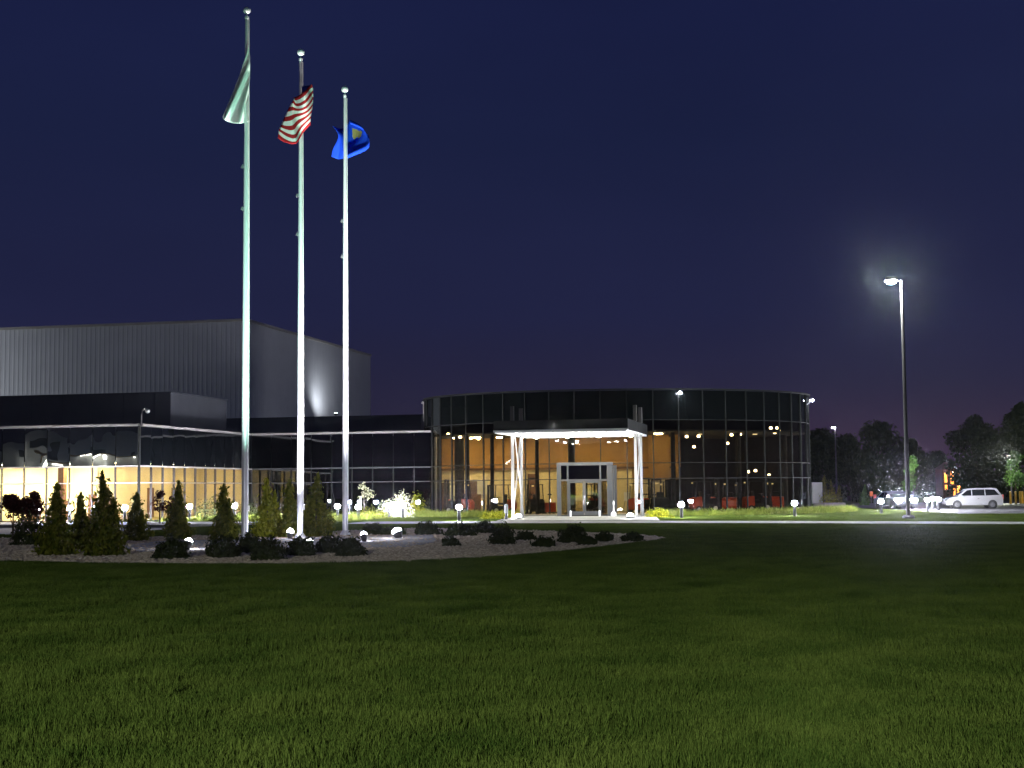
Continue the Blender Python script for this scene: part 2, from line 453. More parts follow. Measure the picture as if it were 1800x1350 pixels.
piece('inner_wall', m_cream, off, (-4.1, 11.2, 1.95), (0.15, 14.2, 3.68))
piece('inner_wall', m_cream, off, (-2.1, 17.7, 1.95), (3.8, 0.15, 3.68))
piece('inner_wall', m_brown, off, (-6.46, 2.0, 1.95), (0.42, 0.42, 3.68))
piece('inner_wall', m_cream, off, (-3.25, 2.4, 1.95), (0.12, 3.2, 3.68))
piece('backing_wall', m_dark, off, (7.2, 18.9, 3.0), (14.2, 0.2, 5.8))
piece('backing_wall', m_dark, off, (-0.45, 9.0, 4.95), (0.2, 17.6, 2.05))
piece('backing_wall', m_dark, off, (-8.9, 0.45, 4.95), (17.0, 0.2, 2.05))
e_ofc1 = emit('bright_ceiling_panel', (1.0, 0.86, 0.52), 240.0)
e_ofc2 = emit('ceiling_panel', (1.0, 0.80, 0.42), 46.0)
for a in (-15.2, -12.8, -10.4, -8.0, -5.2):
    piece('ceiling_light', e_ofc1, off, (a, 2.0, 3.79), (1.2, 0.6, 0.012))
for b in (1.6, 5.0, 8.4, 11.8, 15.2):
    piece('ceiling_light', e_ofc2, off, (-2.2, b, 3.79), (0.6, 1.2, 0.012))
# office clutter seen through the bright windows
for a, w, h in ((-13.2, 1.0, 1.9), (-9.3, 0.5, 1.5), (-7.5, 0.9, 1.3), (-5.0, 0.7, 1.7)):
    piece('cabinet', m_brown, off, (a, 3.6, h / 2 + 0.1), (w, 0.45, h))
for b in (4.6, 9.6, 13.4):
    piece('door', m_brown, off, (-4.0, b, 1.15), (0.08, 0.95, 2.1))

# roof storey behind the office wing
def block(name, p_corner, a_left, b_depth, z0, ztop, m, label, cat='building'):
    a1, b1 = WL(p_corner)
    r = empty(name, LW(a1, b1, z0), TH, label, cat)
    MB().box((-a_left / 2, b_depth / 2, (ztop - z0) / 2), (a_left, b_depth, ztop - z0)).build('wall', m, r)
    MB().box((-a_left / 2, b_depth / 2, ztop - z0 + 0.05), (a_left + 0.16, b_depth + 0.16, 0.1)).build('parapet_cap', m_greyd, r)
    return r, a1, b1
p = at(300, 691, 100.0)
ph, pa, pb = block('roof_storey', p, 34, 9.6, 6.085, p.z, m_grey, 'plain grey storey set back on the office roof, below the ribbed warehouse')
for i in range(14):
    piece('panel_joint', m_greyd, ph, (-2.4 * i - 1.2, -0.006, 1.4), (0.03, 0.02, p.z - 6.2))
p = at(740, 730.5, 114.0)
bb, ba, bbb = block('rear_block', p, 19.6, 8, 0.0, p.z, m_grey, 'dark grey flat-roofed block joining the office wing to the round showroom')
for i in range(8):
    piece('panel_joint', m_greyd, bb, (-2.4 * i - 1.2, -0.006, p.z / 2), (0.03, 0.02, p.z - 0.3))

# ================================================================== WAREHOUSE
p = at(432, 563.5, 127.0)
wa, wb_ = WL(p)
HW = p.z
ware = empty('warehouse', LW(wa, wb_), TH, 'tall pale grey ribbed metal warehouse rising behind the office wing', 'warehouse')
def ribbed(n, pitch, depth, z1):
    prof = []
    for i in range(n):
        x = i * pitch
        prof += [(x, 0), (x + pitch * .58, 0), (x + pitch * .68, -depth), (x + pitch * .9, -depth)]
    prof.append((n * pitch, 0))
    V = [(x, y, 0) for x, y in prof] + [(x, y, z1) for x, y in prof]; k = len(prof)
    return V, [(i, i + 1, k + i + 1, k + i) for i in range(k - 1)]
V, F = ribbed(150, 0.46, 0.014, HW)
MB().add([(x - 69.0, y, z) for x, y, z in V], F).build('front_siding', m_ware, ware)
V, F = ribbed(78, 0.46, 0.014, HW)
MB().add([(-y, x, z) for x, y, z in V], F).build('side_siding', m_ware, ware)
MB().box((-34.5, 17.9, HW - 0.3), (68.9, 35.6, 0.3)).build('roof', m_roof, ware)
MB().box((-34.5, -0.05, HW + 0.06), (69.2, 0.25, 0.22)).build('eaves_trim', m_coping, ware)
MB().box((0.05, 17.95, HW + 0.06), (0.25, 35.6, 0.22)).build('eaves_trim', m_coping, ware)
MB().box((0.06, -0.06, HW / 2), (0.22, 0.22, HW)).build('corner_trim', m_ware, ware)
# wall-washing lamp standing on the roof below the warehouse side
def ware_side(px):
    t = 0.0
    while t < 36:
        w_ = LW(wa + 2.3, wb_ + t, 9.0)
        if proj(w_)[0] > px: return w_
        t += 0.1
q = ware_side(590); q.z = at(590, 728, q.y).z
def roof_flood(q, rz, tgt, power, size, label, blend=1.0):
    wl = empty('roof_floodlight', q, rz, label, 'floodlight', 'floodlights on the roofs')
    MB().box((0, 0, 0.0), (0.3, 0.25, 0.2)).tube([(0, 0, -1.6), (0, 0, -0.1)], 0.04, 6).build('housing', m_bronze, wl)
    MB().box((0, 0.0, 0.12), (0.26, 0.2, 0.03)).build('lens', emit('roof_flood_lens', COOLG, 14.0), wl)
    spot('light', wl, (0, 0, 0.3), tgt, power, size, blend, (0.90, 0.95, 1.0), 0.15)
roof_flood(q, TH, (-1.8, 2.6, 4.6), 800, R(165), 'small floodlight on the roof washing the warehouse side with a fan of light')
roof_flood(LW(wa - 37, wb_ - 7.0, 10.2), TH, (8.0, 8.0, 4.9), 5200, R(105), 'floodlight on the roof beyond the left edge that lights the warehouse front', 0.35)

# ================================================================== ROUND SHOWROOM
RC = 14.35
EL = 0.70
CC = foot(1085, 97.0 + RC * EL)
ZH = 8.65
sh = empty('showroom_building', CC, 0.0, 'round black glass showroom with orange-brown interior behind the white canopy', 'building')
STEP = R(7.2)
def arc(phi, r=RC): return (r * math.sin(phi), -(r - RC + RC * EL) * math.cos(phi))
def seg(k):
    a, b = Vector(arc(k * STEP)), Vector(arc((k + 1) * STEP)); d = b - a
    return (a + b) / 2, d.length, math.atan2(d.y, d.x)
bands = ((0.12, 2.50, m_tint), (2.50, 3.57, m_tint), (3.57, 6.50, m_tint), (6.50, 8.55, m_cspand))
rr = random.Random(11)
for k in range(-14, 14):
    (x, y), chord, ph_ = seg(k)
    for z0, z1, mm in bands:
        piece('pane', mm, sh, (x, y, (z0 + z1) / 2), (chord - 0.05, 0.02, z1 - z0 - 0.05), ph_ + R(rr.uniform(-.25, .25)), R(rr.uniform(-.2, .2)))
    for z in (2.50, 3.57, 6.50):
        piece('transom', m_alud, sh, (x * 1.001, y * 1.001, z), (chord - 0.06, 0.09, 0.05), ph_)
    piece('coping', m_alud, sh, (x * 1.002, y * 1.002, 8.6), (chord + 0.03, 0.3, 0.1), ph_)
for k in range(-14, 15):
    x, y = arc(k * STEP, RC + 0.02)
    piece('mullion', m_alud, sh, (x, y, 4.34), (0.06, 0.14, 8.4), math.atan2(EL * math.sin(k * STEP), math.cos(k * STEP)))
n = 22
pts = [arc(R(101) + (R(158)) * i / n, RC - 0.05) for i in range(n + 1)]
MB().add([(x, y, 0) for x, y in pts] + [(x, y, 8.6) for x, y in pts], [(i, i + 1, n + 2 + i, n + 1 + i) for i in range(n)]).build('rear_wall', m_black, sh)
disc = [arc(STEP * k, RC - 0.12) for k in range(50)]
MB().prism(disc, 8.3, 8.5).build('roof', m_roof, sh)
MB().prism(disc, -0.02, 0.1).build('floor', m_floor, sh)
MB().prism([arc(STEP * k, RC - 0.2) for k in range(50)], 5.75, 5.85).build('ceiling', m_dark, sh)
MB().prism([arc(STEP * k, RC + 0.1) for k in range(-14, 15)] + [arc(STEP * k, RC - 0.3) for k in range(14, -15, -1)], -0.05, 0.115).build('base_kerb', m_conc, sh)
# inner partition: ochre above, cream below, with an opening to a lit back room
def shl(px, Y, z=0.0): return foot(px, Y) - CC
YW = 108.5
xs = [shl(px, YW).x for px in (752, 905, 1004, 1042, 1112, 1198)]
yw = YW - CC.y
def wallrun(x0, x1, z0, z1, m, nm='partition_wall', dy=0.0): piece(nm, m, sh, ((x0 + x1) / 2, yw + dy, (z0 + z1) / 2), (x1 - x0, 0.2, z1 - z0))
wallrun(xs[0] + 1, xs[1], 3.42, 5.74, m_tan); wallrun(xs[1], xs[5], 3.42, 5.74, m_tan, dy=0.01)
wallrun(xs[0] + 1, xs[2], 0.1, 3.41, m_cream); wallrun(xs[3], xs[4], 0.1, 3.41, m_cream)
wallrun(xs[2], xs[3], 2.5, 3.41, m_cream)
wallrun(xs[4], xs[5] - 0.3, 2.62, 3.41, m_tan); wallrun(xs[4], xs[5] - 1.2, 0.1, 2.61, m_cream, dy=0.3)
piece('soffit_band', m_brown, sh, ((xs[0] + xs[5]) / 2 + .5, yw - 0.2, 3.40), (xs[5] - xs[0] - 1.2, 0.25, 0.16))
x_ = shl(1178, 104).x
piece('partition_wall', m_tan, sh, (x_ - 0.75, 104 - CC.y, 4.1), (1.5, 0.2, 3.28))
piece('partition_wall', m_tan, sh, (x_ + 0.62, 104.2 - CC.y, 4.1), (0.35, 0.2, 3.28))
# back room
piece('back_room_wall', m_creamb, sh, ((xs[2] + xs[3]) / 2, yw + 3.2, 1.8), (4.0, 0.15, 3.4))
piece('ceiling_light', emit('back_room_light', (1.0, 0.88, 0.55), 30.0), sh, ((xs[2] + xs[3]) / 2, yw + 1.8, 3.3), (1.6, 0.8, 0.05))
# dark doorways and wall panels
for px, w, h in ((793, 1.5, 2.3), (832, 1.2, 2.4), (935, 0.6, 2.9)):
    piece('doorway', m_brown, sh, (shl(px, YW).x, yw - 0.14, h / 2 + 0.1), (w, 0.08, h))
for px, w, z0, z1 in ((848, 0.75, 1.5, 2.55), (797, 0.5, 0.8, 2.5), (812, 0.3, 1.0, 2.2)):
    piece('lit_panel', emit('lit_display_%d' % px, (1.0, 0.85, 0.42), 0.8), sh, (shl(px, YW).x, yw - 0.22, (z0 + z1) / 2), (w, 0.05, z1 - z0))
# round columns inside the glass
for px, Y, r_ in ((770, 108.2, 0.24), (808, 104.2, 0.36), (822, 103.2, 0.16), (866, 101.5, 0.14), (945, 99.8, 0.13), (1185, 100.2, 0.16), (1300, 103, 0.2), (1380, 108, 0.25), (1005, 102.6, 0.22)):
    c = shl(px, Y)
    MB().tube([(c.x, c.y, 0.1), (c.x, c.y, 5.75)], r_, 12).build('column', m_dark, sh, smooth=True)
# ceiling track lamps (lit) and wide ceiling lights over the left half
for px, py, Y in ((809, 769, 103), (828, 771, 102), (841, 772, 101.5), (788, 764, 105), (1150, 762, 101), (1164, 761, 102), (1207, 768, 102.5), (1228, 767.5, 101), (1220, 786, 106),
                  (1286, 765, 102), (1301, 764, 103), (1279, 780, 107), (1355, 753, 104), (1366, 753, 105), (1362, 761, 103.5), (1370, 759, 104), (1315, 830, 105), (1328, 828, 107), (1352, 836, 106), (1093, 732, 101)):
    c = at(px, py, Y) - CC
    z = c.z
    MB().lathe([(0.02, 0.13), (0.10, 0.10), (0.12, -0.02), (0.05, -0.06)], 10, (c.x, c.y, z)).build('track_lamp', e_warm, sh)
    if z < 5.7: MB().tube([(c.x, c.y, z + 0.12), (c.x, c.y, 5.75)], 0.012, 5).build('lamp_rod', m_black, sh)
e_show = emit('showroom_ceiling_light', (1.0, 0.83, 0.50), 190.0)
for px, Y in ((800, 106), (840, 105.8), (880, 105.5), (925, 105.2), (970, 105), (1020, 105), (1070, 105), (1120, 105.2), (1160, 101.5)):
    c = shl(px, Y)
    piece('ceiling_light', e_show, sh, (c.x, c.y, 5.70), (0.5, 0.5, 0.05))
e_show_fill = emit('showroom_fill_light', (1.0, 0.78, 0.45), 3.0)  # dim fill panels added over the right half, not real fixtures
for px, Y in ((1235, 103), (1330, 104)):
    c = shl(px, Y)
    piece('ceiling_light', e_show_fill, sh, (c.x, c.y, 5.70), (0.3, 0.3, 0.05))

# wall floodlights high on the curved glass
def wall_flood(px, py, phi, label):
    x, y = arc(phi, RC + 0.35)
    w = Vector((CC.x + x, CC.y + y, 0)); z = at(px, py, w.y).z
    r = empty('wall_floodlight', (w.x, w.y, z), phi, label, 'floodlight', 'floodlights high on the round showroom')
    MB().tube([(0, 0.34, -0.35), (0, 0.12, -0.1), (0, 0, 0.06)], 0.03, 6).build('bracket', m_alu, r)
    MB().lathe([(0.05, 0.16), (0.13, 0.10), (0.15, 0.0)], 10).build('hood', m_alu, r)
    MB().lathe([(0.14, 0.01), (0.13, -0.08), (0.04, -0.12)], 10).build('lens', e_flood, r)
    spot('light', r, (0, -0.5, -0.2), (0, -6.5, -8), 15000, R(80), 0.8, COOL, 0.15)
wall_flood(1177, 690, math.asin((1177 - 1085) / FPX * 98 / RC), 'glaring floodlight near the top of the showroom glass right of the canopy')
wall_flood(1417, 703, R(76), 'glaring floodlight at the right-hand end of the showroom roofline')

# vestibule with the entrance doors
VT = R(-5)
vc = foot(1032, 94.6)
ve = empty('entrance_vestibule', vc, VT, 'aluminium framed glass entrance vestibule with double doors under the canopy', 'entrance')
def vb(nm, m, x0, x1, z0, z1, y=0.0, d=0.14): return piece(nm, m, ve, ((x0 + x1) / 2, y, (z0 + z1) / 2), (x1 - x0, d, z1 - z0))
vb('post', m_alug, -1.98, -1.70, 0.05, 3.40); vb('post', m_alug, 1.35, 1.70, 0.05, 3.40); vb('post', m_alug, 1.82, 1.98, 0.05, 3.40, 1.2)
vb('post', m_alug, -1.30, -1.20, 0.05, 3.40); vb('post', m_alug, 0.86, 0.96, 0.05, 3.40)
vb('header', m_alug, -1.98, 1.75, 3.40, 3.60, 0, 0.2)
vb('transom', m_alug, -1.70, 1.35, 2.36, 2.48, 0.005, 0.12); vb('sill', m_alud, -1.70, 1.35, 0.05, 0.13, 0.005, 0.12)
piece('post', m_alug, ve, (1.76, 0.6, 1.72), (0.1, 1.1, 3.34))
piece('post', m_alug, ve, (-1.9, 1.3, 1.72), (0.1, 2.3, 3.34))
for x0, x1 in ((-1.70, -1.30), (-1.20, 0.86), (0.96, 1.35)):
    vb('transom_pane', m_mirror, x0 + .01, x1 - .01, 2.48, 3.40, 0.01, 0.02)
for x0, x1 in ((-1.70, -1.30), (0.96, 1.35)):
    vb('side_pane', m_tint, x0 + .01, x1 - .01, 0.13, 2.36, 0.01, 0.02)
for x0, x1 in ((-1.19, -0.18), (-0.16, 0.85)):
    d_ = empty('door', (0, 0, 0)); d_.parent = ve
    def db(nm, m, a, b, z0, z1, d=0.06): return piece(nm, m, d_, ((a + b) / 2, -0.01, (z0 + z1) / 2), (b - a, d, z1 - z0))
    db('stile', m_alug, x0, x0 + .09, 0.14, 2.35); db('stile', m_alug, x1 - .09, x1, 0.14, 2.35)
    db('rail', m_alug, x0 + .09, x1 - .09, 2.24, 2.35); db('rail', m_alug, x0 + .09, x1 - .09, 0.14, 0.36)
    db('door_pane', m_clear, x0 + .09, x1 - .09, 0.36, 2.24, 0.02)
    hx = x1 - .05 if x0 < -.5 else x0 + .05
    MB().tube([(hx, -0.08, 0.8), (hx, -0.08, 1.4)], 0.02, 6).build('handle', m_chrome, d_)
piece('vestibule_roof', m_greyd, ve, (-0.1, 1.35, 3.52), (3.6, 2.3, 0.08))

# ================================================================== CANOPY
ZS = 5.28
c0 = at(868, 763, 87.0)
ca, cb = WL(c0)
can = empty('entrance_canopy', LW(ca, cb), TH, 'flat entrance canopy with brightly lit white underside on white steel legs', 'canopy')
CWD, CDP = 8.25, 9.6
MB().box((CWD / 2, CDP / 2, ZS + 0.45), (CWD, CDP, 0.62)).build('roof_deck', m_fascia, can)
MB().box((CWD / 2, CDP / 2, ZS + 0.06), (CWD - 0.1, CDP - 0.1, 0.12)).build('soffit', m_tile, can)
MB().box((CWD / 2, -0.02, ZS + 0.13), (CWD + 0.04, 0.06, 0.10)).build('fascia_trim', m_alu, can)
def leg_pair(px_front, mirror):
    w = foot(px_front, 88.6); a, b = WL(w); a -= ca; b -= cb
    L = 2.6
    for i in (0, 1):
        piece('leg', m_steel, can, (a, b + i * L, ZS / 2), (0.16, 0.16, ZS))
        piece('base_plate', m_steel, can, (a, b + i * L, 0.06), (0.5, 0.5, 0.04))
        piece('post_top', m_bronze, can, (a, b + i * L, ZS + 1.25), (0.22, 0.22, 1.0))
    MB().tube([(a - 0.02, b + .1, 0.1), (a - 0.02, b + L - .1, ZS - .05)], 0.042, 8).build('brace', m_steel, can, smooth=True)
    MB().tube([(a + 0.14, b + L - .1, 0.1), (a + 0.14, b + .1, ZS - .05)], 0.042, 8).build('brace', m_steel, can, smooth=True)
    return a, b
la = leg_pair(902, 1); ra = leg_pair(1119, -1)
for i in range(4):
    for j in range(3):
        MB().lathe([(0.10, 0.02), (0.12, 0.0), (0.10, -0.05), (0.02, -0.08)], 10, (1.1 + i * 2.1, 1.6 + j * 3.0, ZS - 0.002)).build('downlight', emit('canopy_downlight', (1.0, 0.98, 0.92), 600.0) if (i + j) == 0 else bpy.data.materials['canopy_downlight'], can)
# in-ground lights washing legs and soffit
def ground_light(px, Y, tgt, power, label, col=COOL, size=R(100), r_=0.22, grp='ground lights at the canopy legs', z=0.05):
    w = foot(px, Y, z)
    r = empty('ground_floodlight', w, 0, label, 'floodlight', grp)
    MB().lathe([(r_, 0.0), (r_ * 1.05, 0.08), (r_ * .9, 0.12)], 14).build('housing', m_bronze, r)
    MB().lathe([(r_ * .85, 0.125), (r_ * .75, 0.21), (r_ * .4, 0.28), (0.02, 0.30)], 14).build('lens', e_inground, r)
    t = Vector(tgt) - Vector(w)
    spot('light', r, (0, 0, 0.36), t, power, size, 0.7, col, 0.1)
    return r
wl_ = LW(ca + la[0] + 0.5, cb + la[1] + 1.3, ZS); wr_ = LW(ca + ra[0] - 0.5, cb + ra[1] + 1.3, ZS)
ground_light(911, 87.9, LW(ca + 2.6, cb + 3.2, ZS), 3000, 'glaring ground light at the foot of the left canopy legs', NEUT)
ground_light(1108, 87.2, LW(ca + 5.6, cb + 3.2, ZS), 3000, 'glaring ground light at the foot of the right canopy legs', NEUT)

# ================================================================== BUILDING ACROSS THE YARD (mirrored in the black office glass)
yb = empty('yard_building', (-71.0, 45.0, 0), R(-48), 'grey gabled yard building left of the picture, mirrored in the office glass', 'building')
m_yard = mat('yard_siding', (0.42, 0.44, 0.46), 0.7, var=0.08, scale=1.0)
def yb_gable(x0, x1, ze, zr, y, nm='gable_wall'):
    MB().prism_xz([(x0, 0), (x1, 0), (x1, ze), ((x0 + x1) / 2, zr), (x0, ze)], y, y + 8).build(nm, m_yard, yb)
# local +y faces the office after the turn below
yb.rotation_euler = (0, 0, math.atan2(0.672, 0.733) * -1 + math.pi)
yb.scale = (1, 1, 1.25)
yb_gable(-12, -1, 5.4, 6.9, 0.0); yb_gable(-1.05, 6, 5.9, 6.5, 0.4); yb_gable(5.95, 15, 5.0, 7.4, 0.2)
for x, z, w_, h_ in ((-9.5, 5.0, 1.5, 0.8), (-6.5, 5.05, 1.0, 0.7), (-4, 5.0, 1.6, 0.8), (1.2, 5.2, 1.6, 0.7), (3.8, 5.2, 0.9, 0.7), (9, 4.8, 2.2, 1.2), (12.5, 4.7, 1.4, 0.9)):
    piece('window', m_black, yb, (x, -0.06, z), (w_, 0.2, h_))
e_yard = emit('yard_lamp_glow', (1.0, 0.95, 0.75), 70.0)
piece('awning', m_tan, yb, (-3, -0.9, 4.55), (9, 1.6, 0.18)); piece('awning', m_coping, yb, (-8.5, -0.9, 4.9), (4, 1.2, 0.2))
for x in (-10, -7, -4.6, -3.9, -3.2, -2.5, 0.5, 3.5, 10):
    piece('wall_lamp', e_yard, yb, (x, -0.5, 4.2 + 0.25 * (x > -4.5) * (x < -2)), (0.55, 0.3, 0.22))

# ================================================================== FLAGPOLES AND FLAGS
m_pole = mat('satin_flagpole', (0.66, 0.66, 0.67), 0.42, 0.55, var=0.04, scale=2)
m_ball = mat('polished_ball', (0.85, 0.85, 0.84), 0.35, 0.6)
m_rope = mat('halyard_rope', (0.6, 0.58, 0.55), 0.8)
POLES = ((430, 54.0, 18, 17, 'foremost of the three tall flagpoles, carrying the pale green flag'),
         (527.5, 56.8, 92, 15, 'middle one of the three tall flagpoles, carrying the striped flag'),
         (607, 60.0, 157, 13.5, 'rearmost of the three tall flagpoles, carrying the blue flag'))
pole_top = []
for px, Y, pyt, wpx, lab in POLES:
    b = foot(px, Y)
    top = at(px, pyt, Y).z
    r0 = wpx / FPX * Y / 2 * 0.70
    o = empty('flagpole', b, 0, 'tall tapered metal pole, ' + lab, 'flagpole', 'three tall flagpoles')
    MB().tube([(0, 0, 0), (0, 0, top * .35), (0, 0, top * .7), (0, 0, top - 0.34)], [r0, r0 * .92, r0 * .72, r0 * .48], 20).build('shaft', m_pole, o, smooth=True)
    MB().lathe([(r0 * 1.9, 0.0), (r0 * 1.8, 0.10), (r0 * 1.1, 0.22)], 20).build('base_collar', m_pole, o, smooth=True)
    MB().lathe([(r0 * .5, -0.36), (r0 * .66, -0.33), (r0 * .66, -0.26), (r0 * .2, -0.22), (r0 * .2, -0.1)], 14, (0, 0, top)).build('truck', m_pole, o, smooth=True)
    k = 0.15
    MB().lathe([(0.02, -k)] + [(k * math.cos(a), k * math.sin(a)) for a in [R(-75 + 15 * i) for i in range(11)]] + [(0.02, k)], 18, (0, 0, top)).build('ball_finial', m_ball, o, smooth=True)
    MB().tube([(r0 * 1.15, -0.06, 1.2), (r0 * 1.06, -0.06, top * .5), (r0 * .75, -0.06, top - .4)], 0.014, 5).build('halyard', m_rope, o)
    MB().box((r0 + .04, -0.06, 1.25), (0.06, 0.05, 0.22)).build('cleat', m_chrome, o)
    for zf in (0.62, 0.70):
        MB().box((-r0 * .78 - .03, -0.02, top * zf), (0.09, 0.06, 0.14), ry=R(25)).build('halyard_snap', m_chrome, o)
    for zf in (0.36, 0.66):
        MB().lathe([(r0 * (1 - .55 * zf) * 1.05, -0.02), (r0 * (1 - .55 * zf) * 1.05, 0.02)], 16, (0, 0, top * zf)).build('joint_ring', m_bronze, o)
    pole_top.append((b, top, r0))

def cloth(name, rows, m, loc, label, grp, th=0.006):
    """rows: (nv,nu,3) grid of points; uv 0..1"""
    nv, nu, _ = rows.shape
    me = bpy.data.meshes.new(name)
    V = [tuple(p) for r in rows for p in r]
    F = [(i * nu + j, i * nu + j + 1, (i + 1) * nu + j + 1, (i + 1) * nu + j) for i in range(nv - 1) for j in range(nu - 1)]
    me.from_pydata(V, [], F)
    uvl = me.uv_layers.new(name='uv')
    for li, l in enumerate(me.loops):
        i, j = divmod(l.vertex_index, nu)
        uvl.data[li].uv = (j / (nu - 1), 1 - i / (nv - 1))
    me.polygons.foreach_set('use_smooth', [True] * len(me.polygons))
    me.materials.append(m)
    o = link(name, me, None, loc)
    sm = o.modifiers.new('thick', 'SOLIDIFY'); sm.thickness = th
    return tag(o, label, 'flag', grp)
def clothmat(name, build):
    m, nt, out = nodes(name)
    uv = nt.nodes.new('ShaderNodeUVMap'); uv.uv_map = 'uv'
    s = nt.nodes.new('ShaderNodeSeparateXYZ'); nt.links.new(uv.outputs[0], s.inputs[0])
    c = build(nt, s)
    d = nt.nodes.new('ShaderNodeBsdfDiffuse'); t = nt.nodes.new('ShaderNodeBsdfTranslucent'); mi = nt.nodes.new('ShaderNodeMixShader'); mi.inputs[0].default_value = 0.35
    for n_ in (d, t): nt.links.new(c, n_.inputs[0])
    nt.links.new(d.outputs[0], mi.inputs[1]); nt.links.new(t.outputs[0], mi.inputs[2]); nt.links.new(mi.outputs[0], out.inputs[0])
    return m
def _math(nt, op, a, b=None):
    n = nt.nodes.new('ShaderNodeMath'); n.operation = op
    for i, v in enumerate((a, b)):
        if v is None: continue
        if isinstance(v, (int, float)): n.inputs[i].default_value = v
        else: nt.links.new(v, n.inputs[i])
    return n.outputs[0]
def _mix(nt, f, a, b):
    n = nt.nodes.new('ShaderNodeMix'); n.data_type = 'RGBA'
    nt.links.new(f, n.inputs[0])
    for i, v in ((6, a), (7, b)):
        if isinstance(v, tuple): n.inputs[i].default_value = (*v, 1)
        else: nt.links.new(v, n.inputs[i])
    return n.outputs[2]
def striped(nt, s):
    st = _math(nt, 'GREATER_THAN', _math(nt, 'MODULO', _math(nt, 'MULTIPLY', s.outputs['Y'], 6.5), 1.0), 0.5)
    base = _mix(nt, st, (0.40, 0.025, 0.030), (0.75, 0.73, 0.70))
    can_ = _math(nt, 'MULTIPLY', _math(nt, 'LESS_THAN', s.outputs['X'], 0.22), _math(nt, 'GREATER_THAN', s.outputs['Y'], 0.46))
    return _mix(nt, can_, base, (0.02, 0.03, 0.22))
def blue(nt, s):
    dx = _math(nt, 'MULTIPLY', _math(nt, 'SUBTRACT', s.outputs['X'], 0.22), 2.0); dy = _math(nt, 'SUBTRACT', s.outputs['Y'], 0.62)
    r2 = _math(nt, 'SQRT', _math(nt, 'ADD', _math(nt, 'MULTIPLY', dx, dx), _math(nt, 'MULTIPLY', dy, dy)))
    nz = nt.nodes.new('ShaderNodeTexNoise'); nz.inputs['Scale'].default_value = 7.0
    ring = _math(nt, 'LESS_THAN', _math(nt, 'ADD', r2, _math(nt, 'MULTIPLY', nz.outputs['Fac'], 0.34)), 0.36)
    return _mix(nt, ring, (0.02, 0.07, 0.62), (0.45, 0.30, 0.10))
def pale(nt, s):
    w = nt.nodes.new('ShaderNodeTexNoise'); w.inputs['Scale'].default_value = 2.0
    return _mix(nt, w.outputs['Fac'], (0.62, 0.66, 0.62), (0.80, 0.82, 0.80))
m_flag1 = clothmat('pale_green_flag_cloth', pale); m_flag2 = clothmat('striped_flag_cloth', striped); m_flag3 = clothmat('blue_flag_cloth', blue)
def flagpts(pxY, f, nv, nu):
    """f(u,v) -> (photo px, photo py, depth offset m)"""
    Y = pxY
    A = np.zeros((nv, nu, 3))
    for i in range(nv):
        for j in range(nu):
            x, y, dz = f(j / (nu - 1), i / (nv - 1)); A[i, j] = at(x, y, Y + dz)
    return A
def sm(a, b, t): t = max(0, min(1, (t - a) / (b - a))); return t * t * (3 - 2 * t)
# limp pale flag: hoist along the pole, fly gathered and hanging down to the left
def f1(u, v):
    hx, hy = 437.5 - 1.0 * v + 2.5 * math.sin(3.1 * v), 78 + 92 * v
    fx, fy = 437 - (437 - 391) * sm(0.0, 1.0, 1 - v) * 1.0, 205 + 9 * math.sin(3.14 * v) + 6 * v
    bx = hx + (fx - hx) * (u ** (0.85 + 0.30 * (1 - v))); by = hy + (fy - hy) * u
    bx += 4 * math.sin(u * 3.1) * (1 - v) * 0.2 - 10 * math.sin(3.14 * u) * (v) * 0.25
    return bx, by, -0.22 + 0.22 * math.sin(15 * v + 2.5 * u) * (0.25 + 0.75 * u) + 0.05 * math.sin(29 * v + 5 * u) * u
b, top, r0 = pole_top[0]
cloth('flag', flagpts(54.0, f1, 22, 34), m_flag1, None, 'pale green flag hanging limp from the foremost flagpole', 'flags on the poles')
# striped flag: bulges right of the pole, folds back and droops to the lower left
def f2(u, v):
    hx, hy = 531 - 1 * v, 152 + 62 * v
    if u < 0.38:
        t = u / 0.38
        x = hx + (18 + 2 * math.sin(5 * v)) * math.sin(t * 1.57); y = hy - 4 * t + 10 * t * v; d = -0.25 - 0.35 * t
    else:
        t = (u - 0.38) / 0.62
        x0, y0 = hx + 18 + 2 * math.sin(5 * v), hy - 4 + 10 * v
        x1, y1 = 513 - 26 * sm(0.1, 0.95, v) - 4 * math.sin(6 * v), 168 + 76 * v
        x = x0 + (x1 - x0) * t; y = y0 + (y1 - y0) * t + 14 * math.sin(3.14 * t) * (0.3 + v); d = -0.60 - 0.3 * math.sin(3.1 * t) + 0.14 * math.sin(9 * t + 5 * v)
    k = sm(0.3, 0.8, u)
    x += k * (3.5 * math.sin(13 * u + 5 * v) + 5 * math.sin(7 * v + 1) * (u - .4)); y += k * (4.5 * math.sin(9 * u + 9 * v)) + 4 * sm(0.7, 1, v) * math.sin(9 * u)
    d += 0.16 * math.sin(17 * u + 6 * v) * k
    return x, y, d
cloth('flag', flagpts(56.8, f2, 30, 40), m_flag2, None, 'red and white striped flag with blue canton folded around the middle pole', 'flags on the poles')
